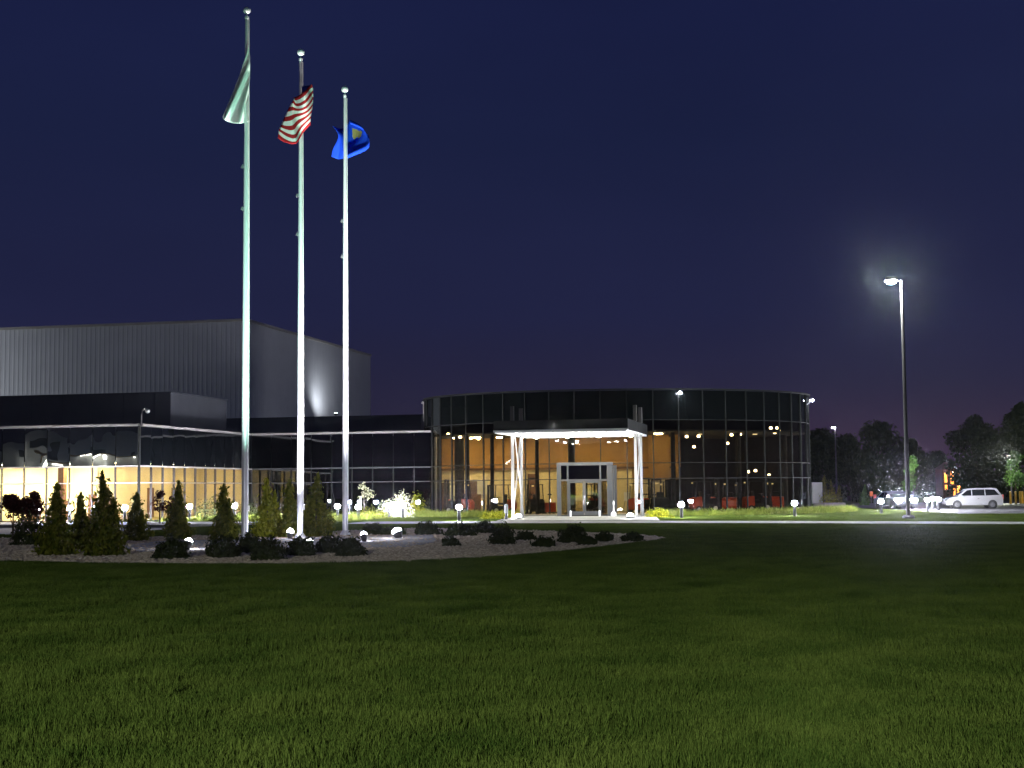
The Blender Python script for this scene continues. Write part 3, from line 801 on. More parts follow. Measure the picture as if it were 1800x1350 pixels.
# blue flag: blown out to the right in a rounded billow, tail swung left behind the pole
def f3(u, v):
    hx, hy = 607 + 1.0 * v, 212 + 58 * v
    w = math.sin(3.14 * min(1, v * 0.9 + 0.06))
    if u < 0.62:
        t = u / 0.62
        x = hx + 43 * w * math.sin(t * 1.57) + 2.5 * t * math.sin(11 * v); y = hy + 10 * t * (0.6 - v * .4) + 5 * math.sin(6 * t + 3 * v) + 2 * math.sin(15 * t + 8 * v) * t; d = 0.12 + 0.30 * math.sin(4.2 * t + 2 * v) + 0.11 * t * math.sin(13 * t + 9 * v)
    else:
        t = (u - 0.62) / 0.38
        x = hx + 43 * w + (583 - 43 * w * .2 - hx - 43 * w * .6 + 4 * math.sin(6 * v)) * t; y = hy + 10 * (0.6 - v * .4) + 6 * t + 5 * math.sin(6 + 4 * t); d = 0.30 + 0.35 * math.sin(3 * t + .5)
    return x, y, d
cloth('flag', flagpts(60.0, f3, 26, 36), m_flag3, None, 'blue flag with a golden emblem billowing on the rearmost pole', 'flags on the poles')

# floodlights for the poles, in the gravel bed
def pole_light(px, py, pole, power, col, label, zfrac=0.75, size=R(52), r_=0.13, vis=True):
    w = gnd(px, py, 0.03)
    b, top, _ = pole_top[pole]
    r = empty('flagpole_floodlight', w, 0, label, 'floodlight', 'floodlights in the flagpole bed')
    tgt = Vector((b.x, b.y, top * zfrac)) - w
    d = tgt.normalized()
    yaw = math.atan2(d.y, d.x)
    MB().tube([(0, 0, 0), (0, 0, 0.06)], 0.04, 8).build('stake', m_bronze, r)
    c = Vector((0, 0, 0.12))
    MB().tube([c - d * 0.14, c + d * 0.08, c + d * 0.12], [r_ * .6, r_, r_ * 1.05], 12).build('housing', m_bronze, r, smooth=True)
    MB().tube([c + d * 0.121, c + d * 0.20, c + d * 0.26, c + d * .28], [r_ * .97, r_ * .9, r_ * .55, 0.02], 12).build('lens', e_flood, r)
    spot('light', r, c + d * 0.40, tgt, power, size, 0.8, col, 0.08)
    return r
pole_light(330, 966, 0, 9000, COOL, 'small floodlight in a shrub left of the foremost flagpole', 0.42)
pole_light(510, 947, 1, 17000, COOL, 'glaring floodlight in the gravel just left of the middle flagpole', 0.42)
pole_light(546, 967, 0, 30000, (0.38, 1.0, 0.70), 'small greenish floodlight among the low shrubs by the middle flagpole', 0.45)
pole_light(640, 952, 2, 30000, COOL, 'glaring floodlight in the gravel just right of the rearmost flagpole', 0.42)
pole_light(700, 946, 1, 34000, NEUT, 'largest glaring floodlight at the edge of the flagpole paving', 0.48, r_=0.20)

# ================================================================== BOLLARD LIGHTS
def bollard():
    r = empty('bollard_light', (0, 0, 0))
    MB().lathe([(0.10, 0.0), (0.10, 0.70)], 16).build('post', m_black, r, smooth=True)
    MB().lathe([(0.10, 0.70), (0.15, 0.75), (0.17, 0.83), (0.15, 0.91), (0.10, 0.96)], 16).build('lamp_glass', e_boll, r, smooth=True)
    MB().lathe([(0.13, 0.96), (0.13, 1.0), (0.03, 1.04)], 16).build('cap', m_bronze, r, smooth=True)
    return r
bproto = bollard()
BOLL = [(66, 88.5, 'bollard light glowing behind the dark plum shrubs at the far left'),
        (122, 88.0, 'bollard light glowing between the two big conical evergreens'),
        (168, 87.4, 'bollard light peeping out left of the tallest conical evergreen'),
        (219, 87.0, 'bollard light blazing below the lit office corner'),
        (333, 90.5, 'bollard light behind the narrow evergreen right of the office corner'),
        (412, 92.0, 'bollard light glowing just left of the foremost flagpole'),
        (481, 93.0, 'bollard light shining through the golden evergreen'),
        (593, 96.0, 'bollard light blazing just left of the rearmost flagpole'),
        (630, 91.0, 'bollard light just right of the rearmost flagpole'),
        (684, 98.0, 'bollard light glowing behind the pale leaves before the dark glass'),
        (708, 97.0, 'bollard light lowest before the right end of the dark glass wing'),
        (807, 85.2, 'bollard light in the grass strip left of the canopy'),
        (1198, 87.5, 'bollard light in the grass strip right of the canopy'),
        (1397, 89.0, 'bollard light near the right end of the showroom'),
        (1549, 95.0, 'bollard light left of the street lamp beside the glare'),
        (1631, 101.0, 'front bollard light of the three beside the minivan'),
        (1640, 110.0, 'rear bollard light of the three beside the minivan'),
        (1650, 104.0, 'bollard light nearest the nose of the minivan')]
for i, (px, Y, lab) in enumerate(BOLL):
    o = bproto if i == 0 else copy_tree(bproto)
    o.location = foot(px, Y)
    if px < 600: o.location.z = 0.14 if Y < 93 and px < 420 else 0.0
    tag(o, lab, 'bollard', 'bollard lights along the paths')
# unlit low post beside the canopy
w = foot(890, 86.6)
o = empty('marker_post', w, 0, 'short pale post standing just left of the canopy legs', 'post')
MB().lathe([(0.09, 0.0), (0.09, 0.42)], 12).build('shaft', m_bronze, o); MB().lathe([(0.11, 0.42), (0.11, 0.92), (0.05, 0.97)], 12).build('head', m_steel, o)

# ================================================================== STREET LAMPS
e_back = emit('street_lamp_lens_dim', COOLG, 30.0)
def street_lamp(loc, H, yaw, power, label, lit=True, arm=0.6, cone=152):
    r = empty('street_lamp', loc, yaw, label, 'street lamp', 'car park street lamps')
    MB().lathe([(0.34, 0), (0.34, 0.12), (0.30, 0.16)], 18).build('footing', m_bronze, r, smooth=True)
    MB().tube([(0, 0, 0.16), (0, 0, H)], [0.13, 0.085], 12).build('pole', m_bronze, r, smooth=True)
    MB().box((0, 0, 0.18), (0.42, 0.42, 0.05)).build('base_plate', m_bronze, r)
    MB().tube([(0, 0, H - 0.12), (-arm * .5, 0, H + 0.02)], 0.045, 8).build('arm', m_bronze, r)
    MB().add([(-arm - .35, -.24, H - .06), (-arm + .3, -.24, H - .06), (-arm + .3, .24, H - .06), (-arm - .35, .24, H - .06),
              (-arm - .28, -.17, H + .16), (-arm + .26, -.17, H + .16), (-arm + .26, .17, H + .16), (-arm - .28, .17, H + .16)],
             [(0, 1, 5, 4), (1, 2, 6, 5), (2, 3, 7, 6), (3, 0, 4, 7), (4, 5, 6, 7)]).build('lamp_head', m_bronze, r)
    MB().lathe([(0.27, 0.0), (0.25, -0.09), (0.15, -0.16), (0.02, -0.19)], 14, (-arm - .02, 0, H - .062)).build('lens', e_lens if power < 20000 else e_back, r, smooth=True)
    if lit: spot('light', r, (-arm - .02, 0, H - 0.5), (-arm - .02, 0, 0), power, R(cone), 0.35, (0.92, 1.0, 0.93), 0.2)
    return r
b = foot(1597, 81.0)
street_lamp(b, at(1584, 492, 81.0).z, R(8), 8000, 'tall lit street lamp on a slim dark pole at the right')
# the same lamps of the car park behind the camera and to the left, out of the picture: they light lawn and warehouse
street_lamp(Vector((-9, -46.0, 0)), 13.5, R(-60), 440000, 'lit street lamp behind the camera that lights the lawn', cone=172)
# far lamp over the trees
def far_lamp(px, py, Y, col_m, label, hh=0.0):
    p_ = at(px, py, Y)
    r = empty('street_lamp', (p_.x, p_.y, 0), 0, label, 'street lamp', 'far street lamps')
    MB().tube([(0, 0, 0), (0, 0, p_.z)], [0.09, 0.06], 6).build('pole', m_bronze, r)
    MB().box((-0.2, -0.1, p_.z + 0.12), (0.7, 0.3, 0.16)).build('lamp_head', m_bronze, r)
    MB().box((-0.2, -0.12, p_.z + 0.0), (0.34, 0.24, 0.07)).build('lens', col_m, r)
    if hh: spot('light', r, (-0.2, -0.1, p_.z - 0.3), (0.6, -4.0, 0), hh, R(120), 0.6, (0.95, 1.0, 0.8), 0.15)
far_lamp(1468, 752, 150, e_flood, 'far cool white street lamp above the trees right of the showroom')
far_lamp(1585, 837, 165, e_sod2, 'far amber street lamp beside the tall lamp pole')
far_lamp(1776, 801, 139, emit('far_dim_lens', (1, .9, .75), 1.5), 'far dim lamp head beside the green young tree', 9000)

# security camera on a gooseneck at the office roof corner
w = LW(0.02, 0.25, Z4 + 0.13)
o = empty('security_camera', w, TH, 'pale gooseneck security camera on the office roof corner', 'camera')
MB().tube([(0, 0, 0), (0.0, 0, 0.55), (0.08, 0, 0.85), (0.28, -.02, 0.98), (0.42, -.04, 0.93)], 0.05, 8).build('arm', m_coping, o, smooth=True)
MB().lathe([(0.05, 0.08), (0.15, 0.02), (0.15, -0.08), (0.10, -0.18), (0.02, -0.22)], 12, (0.44, -.04, 0.86)).build('dome', m_alu, o, smooth=True)
w = CC + Vector((*arc(R(-88), RC + 0.12), 7.0))
o = empty('wall_pipe', w, 0, 'thin pale vent pipe at the left end of the round showroom', 'pipe')
MB().tube([(0, 0, 0), (0, 0, 1.25)], 0.05, 8).build('pipe', m_coping, o); MB().box((-0.03, 0, 1.38), (0.22, 0.2, 0.2), ry=R(30)).build('pipe_hood', m_coping, o)

# ================================================================== PLANTS
def leaves(P, Nrm, size, aspect, jit=0.5):
    """quads at points P facing roughly Nrm"""
    n = len(P)
    N = Nrm + rng.normal(0, jit, (n, 3)); N /= np.linalg.norm(N, axis=1)[:, None]
    A = rng.normal(0, 1, (n, 3)); A[:, 2] += 1.2
    T = A - (A * N).sum(1)[:, None] * N; T /= np.linalg.norm(T, axis=1)[:, None]
    B = np.cross(N, T)
    s = size * rng.uniform(0.6, 1.4, (n, 1))
    T = T * s; B = B * s * aspect
    return np.stack([P - T * .5, P + B * .5 - T * .05, P + T * .5, P - B * .5 - T * .05], 1)
def conifer_pts(h, w, n):
    t = rng.uniform(0, 1, n) ** 1.5
    ang = rng.uniform(0, 6.283, n)
    ph = rng.uniform(0, 6.283, 4)
    prof = np.where(t < 0.12, 0.72 + 2.3 * t, (1 - ((t - 0.12) / 0.88)) ** 1.05)
    lump = 1 + 0.26 * np.sin(3 * ang + ph[0] + 7 * t) + 0.22 * np.sin(5 * ang + ph[1] - 11 * t) + 0.12 * np.sin(17 * t + ph[2] + 2 * ang)
    rad = w / 2 * prof * lump * (0.45 + 0.55 * rng.uniform(0, 1, n) ** 0.35)
    rad += np.where(rng.uniform(0, 1, n) < 0.14, rng.uniform(0, 0.22, n), 0)
    lean = 0.06 * w * np.sin(6 * t + ph[3])
    P = np.stack([rad * np.cos(ang) + lean, rad * np.sin(ang), 0.03 + t * h * rng.uniform(0.95, 1.05, n)], 1)
    N = np.stack([np.cos(ang), np.sin(ang), np.full(n, 0.35)], 1)
    return P, N
def conifer_mesh(name, h, w, n, m, lumps=9, size=0.17, leaders=0):
    """one main leader with lower side leaders, so that the outline is uneven"""
    P, N = conifer_pts(h, w * (0.86 if leaders else 1.0), n // (2 if leaders else 1))
    Ps, Ns = [P], [N]
    for k in range(leaders):
        a = random.uniform(0, 6.283) if k else random.choice((0.4, 2.7, 3.6, 5.9))
        hk = h * random.uniform(0.45, 0.80); d = w * random.uniform(0.16, 0.27)
        P, N = conifer_pts(hk, w * random.uniform(0.38, 0.55), n // (2 * leaders))
        Ps.append(P + np.array([math.cos(a) * d, math.sin(a) * d, 0])); Ns.append(N)
    return quads_mesh(name, leaves(np.concatenate(Ps), np.concatenate(Ns), size, 0.42, 0.6), m)
def dome_mesh(name, h, w, n, m, size=0.12, flat=0.0):
    th = np.arccos(rng.uniform(-0.15, 1, n)); ang = rng.uniform(0, 6.283, n); ph = rng.uniform(0, 6.283, 4)
    lump = 1 + 0.16 * np.sin(3 * ang + ph[0] + 3 * th) + 0.13 * np.sin(6 * ang + ph[1] - 5 * th) + 0.08 * np.sin(9 * th + ph[2])
    r = lump * (0.55 + 0.45 * rng.uniform(0, 1, n) ** 0.4)
    spike = np.where(rng.uniform(0, 1, n) < 0.1, rng.uniform(0, 0.25, n), 0)
    r = r + spike
    P = np.stack([w / 2 * r * np.sin(th) * np.cos(ang), w / 2 * r * np.sin(th) * np.sin(ang), np.maximum(0.02, h * (0.08 + 0.86 * r * np.cos(th)))], 1)
    N = np.stack([np.sin(th) * np.cos(ang), np.sin(th) * np.sin(ang), np.cos(th) + .2], 1)
    return quads_mesh(name, leaves(P, N, size, 0.45, 0.6), m)
def tree_mesh(name, h, w, base, n, m, size, lobes=16, gap=0.75):
    """foliage in uneven clumps through the crown volume"""
    cs = []
    for i in range(lobes):
        t = random.random() ** 0.8
        rr_ = (w / 2) * math.sqrt(max(0.02, 1 - (2 * t - 0.85) ** 2)) * random.uniform(0.15, 0.78)
        a = random.uniform(0, 6.283)
        cs.append((rr_ * math.cos(a), rr_ * math.sin(a), base + (h - base) * (0.10 + 0.82 * t), random.uniform(0.16, 0.30) * w * (1.1 - 0.4 * t)))
    cs.append((0, 0, h - 0.12 * w, 0.14 * w))
    out = []
    for cx, cy_, cz, r in cs:
        k = int(n / len(cs))
        d = rng.normal(0, 1, (k, 3)); d /= np.linalg.norm(d, axis=1)[:, None]
        rad = r * (0.35 + 0.75 * rng.uniform(0, 1, (k, 1)) ** 0.5)
        P = np.array([cx, cy_, cz]) + d * rad * np.array([1, 1, 0.8])
        out.append(leaves(P, d, size, 0.6, 0.7))
    return quads_mesh(name, np.concatenate(out), m)
def trunk(parent, h, r0, limbs=5, spread=0.3, top=0.9):
    mb = MB().tube([(0, 0, -0.05), (random.uniform(-.05, .05) * h * .2, 0, h * .35), (0, 0, h * top)], [r0, r0 * .75, r0 * .2], 8)
    for i in range(limbs):
        a = i * 2.4 + random.random(); z = h * random.uniform(.28, .6)
        mb.tube([(0, 0, z), (math.cos(a) * spread * h * .5, math.sin(a) * spread * h * .5, z + h * .14), (math.cos(a) * spread * h, math.sin(a) * spread * h, z + h * .24)], [r0 * .5, r0 * .34, r0 * .1], 6)
    return mb.build('trunk', m_bark, parent, smooth=True)

# conical evergreens in the bed: centre px, base py, top py, width px
CON = [(98, 976, 858, 74, m_arb, 'big conical evergreen at the left of the bed, wide at its foot'),
       (141, 966, 874, 46, m_arb, 'smaller conical evergreen squeezed between the two big ones at left'),
       (182, 977, 840, 80, m_arb, 'tallest conical evergreen of the bed, before the lit office windows'),
       (240, 951, 872, 48, m_arb, 'short conical evergreen half hidden right of the tallest one'),
       (313, 948, 852, 48, m_arb, 'slim conical evergreen between the office corner and foremost flagpole'),
       (394, 950, 858, 54, m_arb, 'conical evergreen touching the foremost flagpole on its left'),
       (470, 944, 848, 54, m_arb_lit, 'yellow-green floodlit conical evergreen between foremost and middle flagpoles'),
       (510, 944, 850, 46, m_arb, 'dim conical evergreen just left of the middle flagpole'),
       (556, 943, 840, 66, m_arb, 'broad dim conical evergreen just right of the middle flagpole')]
for px, pb, pt, wpx, m, lab in CON:
    w = gnd(px, pb)
    h = at(px, pt, w.y).z * 1.02; wid = wpx / FPX * w.y
    o = empty('conical_evergreen', w, random.random() * 6, lab, 'evergreen', 'conical evergreens in the bed')
    link('crown', conifer_mesh('evergreen_crown', h, wid, 4400, m, size=0.165, leaders=random.choice((3, 4, 5))), o)
    MB().tube([(0, 0, 0), (0, 0, h * .8)], [0.05, 0.012], 6).build('trunk', m_bark, o)
LOW = [(48, 958, 905, 56, 'dark round shrub at the far left beside the big conical evergreen'),
       (303, 982, 944, 60, 'dark spreading shrub with a small floodlight at its right edge'),
       (392, 980, 943, 58, 'dark block-shaped shrub at the foot of the foremost flagpole'),
       (437, 972, 940, 46, 'dark shrub immediately right of the foremost flagpole'),
       (470, 984, 946, 62, 'dark spreading shrub before the yellow-green evergreen'),
       (530, 977, 944, 52, 'dark shrub hiding the foot of the middle flagpole'),
       (577, 972, 942, 46, 'dark shrub midway between the middle and rearmost flagpoles'),
       (614, 978, 943, 52, 'dark shrub hiding the foot of the rearmost flagpole'),
       (655, 940, 920, 40, 'low shrub behind the rearmost flagpole near the driveway'),
       (690, 940, 926, 46, 'low shrub above the largest glaring floodlight'),
       (752, 940, 917, 46, 'leafy dark shrub on the back edge of the bed left of the canopy'),
       (808, 942, 920, 54, 'wide dark shrub on the back edge of the bed below the bollard'),
       (853, 937, 916, 38, 'small spiky shrub nearest the path left of the canopy'),
       (884, 957, 922, 44, 'tall dark shrub in the gravel below the left canopy legs'),
       (792, 960, 944, 30, 'sparse low shrub alone in the middle of the gravel'),
       (924, 950, 934, 34, 'small dim shrub right of the tall dark shrub below the canopy'),
       (957, 962, 945, 38, 'low dark shrub near the front edge of the gravel below the doors'),
       (1008, 954, 924, 52, 'largest dark shrub at the right half of the gravel bed'),
       (1033, 958, 944, 30, 'small shrub tucked against the largest one on its right'),
       (1062, 952, 935, 32, 'small dark shrub third from the pointed end of the bed'),
       (1113, 952, 937, 38, 'flat dark shrub nearest the pointed end of the bed')]
for px, pb, pt, wpx, lab in LOW:
    w = gnd(px, pb)
    h = at(px, pt, w.y).z; wid = wpx / FPX * w.y * 0.95
    o = empty('low_shrub', w, random.random() * 6, lab, 'shrub', 'low shrubs in the bed')
    link('foliage', dome_mesh('shrub_foliage', h, wid, int(700 + 900 * wid), m_jun, size=0.13), o)
    MB().tube([(0, 0, 0), (0.05, 0, h * .5)], [0.03, 0.01], 5).build('stem', m_bark, o)
# plum-leaved little trees and dark shrubs behind the bed
def small_tree(px, pb, pt, pbase, wpx, m, lab, n=1100, size=0.14, name='small_tree', grp='small trees before the office'):
    w = gnd(px, pb)
    h = at(px, pt, w.y).z; base = max(0.05, at(px, pbase, w.y).z); wid = wpx / FPX * w.y
    o = empty(name, w, 0, lab, 'tree', grp)
    link('crown', tree_mesh('leafy_crown', h, wid, base, n, m, size, 11), o)
    trunk(o, h, 0.05, 4, 0.18, .8)
    return o
small_tree(22, 950, 868, 912, 66, m_plum, 'dark plum-leaved small tree at the very left edge of the bed', 1500)
small_tree(60, 944, 866, 910, 50, m_plum, 'dark plum-leaved small tree second from the left edge', 1300)
small_tree(281, 925, 864, 905, 38, m_plum, 'thin plum-leaved tree right of the lit office corner', 500, 0.13)
small_tree(300, 923, 872, 903, 30, m_plum, 'second thin plum-leaved tree beside the slim evergreen', 380, 0.13)
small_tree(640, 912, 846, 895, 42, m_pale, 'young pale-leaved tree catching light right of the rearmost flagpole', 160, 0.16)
def shrub_at(px, Y, h, wid, m, lab, n=900, size=0.13, name='round_shrub', z=0.0):
    o = empty(name, foot(px, Y, z), random.random() * 6, lab, 'shrub', 'shrubs along the buildings')
    link('foliage', dome_mesh('shrub_foliage', h, wid, n, m, size), o)
    MB().tube([(0, 0, 0), (0.04, 0, h * .5)], [0.03, 0.01], 5).build('stem', m_bark, o)
shrub_at(366, 92.5, 1.45, 1.9, m_jun, 'dark round shrub before the receding lit office windows', z=0.0)
shrub_at(436, 96, 1.3, 1.6, m_jun, 'dark round shrub behind the foremost flagpole by the inner corner')
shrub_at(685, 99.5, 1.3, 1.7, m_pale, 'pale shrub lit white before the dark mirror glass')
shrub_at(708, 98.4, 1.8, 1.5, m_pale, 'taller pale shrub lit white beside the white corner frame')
shrub_at(733, 101.5, 1.6, 1.1, m_arb_lit, 'yellow-green lit shrub against the white corner frame')
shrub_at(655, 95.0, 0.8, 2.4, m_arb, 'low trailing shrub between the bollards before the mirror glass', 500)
shrub_at(870, 90.5, 0.5, 1.9, m_arb_lit, 'bright green clipped shrub left of the canopy leg')
shrub_at(1157, 90.0, 0.55, 1.6, m_arb_lit, 'bright green clipped shrub right of the canopy leg')

# ---- right-hand side: hedge group and planter
w = foot(1458, 124)
o = empty('stone_planter', w, 0, 'low stone planter with lit plants beyond the showroom', 'planter')
for i in range(7):
    MB().box((-1.15 + i * 0.39, 0, 0.2), (0.37, 0.5, 0.42 + 0.04 * random.random()), rz=random.uniform(-.05, .05)).build('stone', m_drive, o)
shrub_at(1457, 125, 1.4, 1.7, m_arb_lit, 'golden flowering shrub lit above the stone planter', z=0.1)
for px, h, wd, lab in ((1450, 2.7, 1.0, 'tall feathery evergreen behind the planter next to the pale panel'), (1462, 2.3, 0.9, 'middle feathery evergreen behind the planter'), (1475, 1.8, 0.8, 'short feathery evergreen at the right end of the planter')):
    o = empty('upright_evergreen', foot(px, 127), 0, lab, 'evergreen', 'evergreens behind the planter')
    link('crown', conifer_mesh('upright_crown', h, wd, 1400, m_arb, size=0.18), o)
    MB().tube([(0, 0, 0), (0, 0, h * .8)], [0.05, 0.012], 6).build('trunk', m_bark, o)
o = empty('sign_panel', foot(1437, 126), R(10), 'blank pale panel standing beside the lit plants right of the showroom', 'panel')
MB().box((0, 0, 1.25), (0.95, 0.12, 1.9)).build('face', mat('pale_panel', (0.62, 0.62, 0.5), 0.7, var=.04), o)
for s in (-.35, .35): MB().box((s, 0, 0.2), (0.08, 0.08, 0.4)).build('leg', m_bronze, o)
o = empty('topiary_shrub', foot(1520, 135), 0, 'small conical shrub alone on the far lawn', 'shrub')
link('foliage', conifer_mesh('topiary_crown', 1.9, 1.0, 900, m_lit, size=0.16), o)
MB().tube([(0, 0, 0), (0, 0, 1.2)], [0.04, 0.012], 6).build('stem', m_bark, o)

# ---- background trees (dark)
BG = [(1447, 900, 757, 120, 168, 'hazy dark tree just right of the showroom wall'),
      (1492, 900, 764, 90, 176, 'low dark tree between the showroom and the far lamp pole'),
      (1545, 900, 742, 125, 152, 'broad dark tree behind the street lamp, highest in the middle'),
      (1600, 900, 770, 80, 170, 'dark tree directly behind the street lamp pole'),
      (1650, 900, 798, 84, 205, 'lowest far tree in the gap under the purple glow'),
      (1718, 900, 728, 96, 150, 'tall dark tree right of the amber windows'),
      (1758, 900, 760, 70, 170, 'dark tree filling the gap behind the green young tree'),
      (1806, 900, 706, 110, 142, 'tallest dark tree at the right edge of the picture')]
for px, pb, pt, wpx, Y, lab in BG:
    w = foot(px, Y)
    h = at(px, pt, Y).z; wid = wpx / FPX * Y
    o = empty('background_tree', w, 0, lab, 'tree', 'dark trees beyond the car park')
    link('crown', tree_mesh('background_crown', h, wid, h * 0.06, 7000, m_oak, 0.42, 30), o)
    trunk(o, h, 0.22, 6, 0.22, .85)
# floodlit tree near glare
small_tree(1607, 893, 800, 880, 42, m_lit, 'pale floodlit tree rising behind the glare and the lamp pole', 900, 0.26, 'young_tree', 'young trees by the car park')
# green young tree and its yellow posts
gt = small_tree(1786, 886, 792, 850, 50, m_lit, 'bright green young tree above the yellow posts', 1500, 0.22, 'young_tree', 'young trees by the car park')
YT = gt.location
for i, (dx, dy, lab) in enumerate(((-0.62, -0.3, 'yellow guard post at the left of the young tree'), (-0.25, -0.7, 'yellow guard post left of centre before the young tree'), (0.15, -0.75, 'yellow guard post in the middle before the young tree'),
                                   (0.5, -0.4, 'yellow guard post right of centre before the young tree'), (0.95, 0.0, 'yellow guard post at the right edge by the young tree'))):
    o = empty('guard_post', YT + Vector((dx, dy, 0)), 0, lab, 'post', 'yellow posts round the young tree')
    MB().lathe([(0.10, 0), (0.10, 1.12 + 0.05 * (i % 2)), (0.07, 1.2), (0.02, 1.22)], 12).build('shaft', m_yel, o, smooth=True)
    MB().lathe([(0.14, 0), (0.14, 0.05)], 12).build('foot', m_conc, o)

# amber lit house seen between the trees
small_tree(1672, 879, 806, 872, 40, m_oak, 'thin dark tree in front of the amber windows', 260, 0.34, 'background_tree', 'dark trees beyond the car park')
w = foot(1675, 176)
o = empty('amber_house', w, 0, 'small tower house with amber lit windows between the dark trees', 'house')
MB().box((0, 1.5, 1.9), (2.3, 3.0, 3.8)).build('wall', mat('brick_red', (0.16, 0.06, 0.035), .85, var=.2, scale=5), o)
MB().add([(-1.3, -0.2, 3.8), (1.3, -0.2, 3.8), (1.3, 3.2, 3.8), (-1.3, 3.2, 3.8), (-0.5, 1.4, 4.7), (0.5, 1.4, 4.7)], [(0, 1, 5, 4), (1, 2, 5), (2, 3, 4, 5), (3, 0, 4), (0, 3, 2, 1)]).build('roof', mat('roof_tile', (0.10, 0.04, 0.025), .85, var=.2, scale=6), o)
for x, z, ww, hh in ((-0.82, 2.75, 0.32, 1.2), (-0.05, 2.7, 0.36, 1.5), (0.78, 3.1, 0.28, 0.4), (0.75, 1.35, 0.40, 1.3), (-0.80, 1.55, 0.28, 0.6), (0.2, 0.95, 0.24, 0.9)):
    f_ = piece('window', m_brown, o, (x, -0.03, z), (ww + 0.12, 0.06, hh + 0.12))
    piece('window_pane', e_sod, o, (x, -0.07, z), (ww, 0.03, hh))
MB().lathe([(0.02, .14), (0.14, 0), (0.02, -.14)], 10, (0.0, -0.25, 3.35)).build('wall_lamp', e_sod2, o)
w = foot(1532, 150)
o = empty('reflector_post', w, 0, 'short post with a dull orange lamp far across the lawn', 'post')
MB().tube([(0, 0, 0), (0, 0, 0.8)], 0.06, 6).build('shaft', m_bronze, o); MB().box((0, -.05, 1.0), (0.3, 0.12, 0.5)).build('lamp_face', emit('dull_orange', (1, .3, .1), 0.35), o)

# ================================================================== VEHICLES
def wheel(parent, x, y, r=0.33, s=1):
    wv = empty('wheel', (x, y, r)); wv.parent = parent
    MB().tube([(0, -0.11, 0), (0, -0.09, 0), (0, 0.09, 0), (0, 0.11, 0)], [r * .9, r, r, r * .9], 20).build('tyre', m_rubber, wv, smooth=True)
    mb = MB().tube([(0, s * 0.105, 0), (0, s * 0.12, 0)], [r * .66, r * .62], 18)
    for k in range(5):
        a = k * 1.2566
        mb.box((math.cos(a) * r * .33, s * 0.125, math.sin(a) * r * .33), (r * .6, 0.02, r * .16), ry=-a)
    mb.build('rim', m_chrome, wv)
def vehicle(name, loc, yaw, low, cabin, W, paint, label, wins, wheels, rw, lights_on=False):
    """low: side outline up to the belt (x forward = -x); cabin: outline of greenhouse; wins: side-window outlines"""
    r = empty(name, loc, yaw, label, 'car' if name != 'minivan' else 'minivan')
    belt = min(z for _, z in cabin); ztop = max(z for _, z in cabin)
    def half(z): return W / 2 - max(0, (z - belt)) / (ztop - belt) * 0.22
    def loft(out, nm, mtl, inset):
        n = len(out); V = []
        cx = sum(p[0] for p in out) / n; cz = sum(p[1] for p in out) / n
        for sgn, ins, k in ((-1, inset, 0.955), (-1, 0, 1.0), (1, 0, 1.0), (1, inset, 0.955)):
            for x, z in out:
                xx, zz = cx + (x - cx) * (1 - (1 - k) * .35 if ins == 0 else k + .03), cz + (z - cz) * (1 if ins == 0 else k)
                V.append((xx, sgn * (half(z) - (0.10 if ins == 0 else 0.0)), zz))
        F = [tuple(range(n)), tuple(range(3 * n, 4 * n))[::-1]]
        for j in range(3):
            F += [(j * n + i, (j + 1) * n + i, (j + 1) * n + (i + 1) % n, j * n + (i + 1) % n) for i in range(n)]
        return MB().add(V, F).build(nm, mtl, r, smooth=True)
    loft(low, 'body', paint, 0.05)
    loft(cabin, 'roof', paint, 0.05)
    for wn_ in wins:
        for s in (-1, 1):
            MB().add([(x, s * (half(z) + 0.012), z) for x, z in wn_] , [tuple(range(len(wn_)))[::s]]).build('side_window', m_cglass, r)
    # windscreen and rear window
    (xa, za), (xb, zb) = cabin[0], cabin[1]
    for (x0, z0), (x1, z1), nm in ((cabin[0], cabin[1], 'windscreen'), (cabin[-1], cabin[-2], 'rear_window')):
        dxs = -0.02 if nm == 'windscreen' else 0.02
        MB().add([(x0 + dxs + (x1 - x0) * .12, -half(z0) + .12, z0 + (z1 - z0) * .12 + .015), (x0 + dxs + (x1 - x0) * .12, half(z0) - .12, z0 + (z1 - z0) * .12 + .015), (x1 + dxs, half(z1) - .12, z1 - .03), (x1 + dxs, -half(z1) + .12, z1 - .03)], [(0, 1, 2, 3)]).build(nm, m_cglass, r)
    for x in wheels:
        for s in (-1, 1):
            MB().tube([(x, s * (W / 2 - .25), rw), (x, s * (W / 2 + .006), rw)], rw * 1.16, 18).build('wheel_arch', m_black, r)
            wheel(r, x, s * (W / 2 - 0.09), rw, s)
    xf = min(p[0] for p in low); xr = max(p[0] for p in low)
    for s in (-1, 1):
        MB().box((xf + 0.12, s * (W / 2 - .28), 0.72), (0.24, 0.44, 0.20)).build('headlight', e_head if lights_on else m_chrome, r)
        MB().box((xr - 0.06, s * (W / 2 - .10), 0.98), (0.14, 0.16, 0.36)).build('tail_light', mat('tail_lens', (.5, .08, .06), .3) if 'tail_lens' not in bpy.data.materials else bpy.data.materials['tail_lens'], r)
        MB().box((xf + 1.35, s * (W / 2 + .08), 1.06), (0.12, 0.18, 0.14)).build('mirror', paint, r)
        MB().box((0.3, s * (W / 2 + 0.008), 0.86), (0.16, 0.02, 0.03)).build('door_handle', m_chrome, r)
    MB().box((xf + 0.05, 0, 0.35), (0.08, W - .3, 0.12)).build('bumper_grille', m_black, r)
    return r
LOWV = [(-2.42, 0.30), (-2.45, 0.55), (-2.36, 0.78), (-2.0, 0.94), (-1.45, 1.05), (2.30, 1.08), (2.42, 0.95), (2.44, 0.5), (2.38, 0.28)]
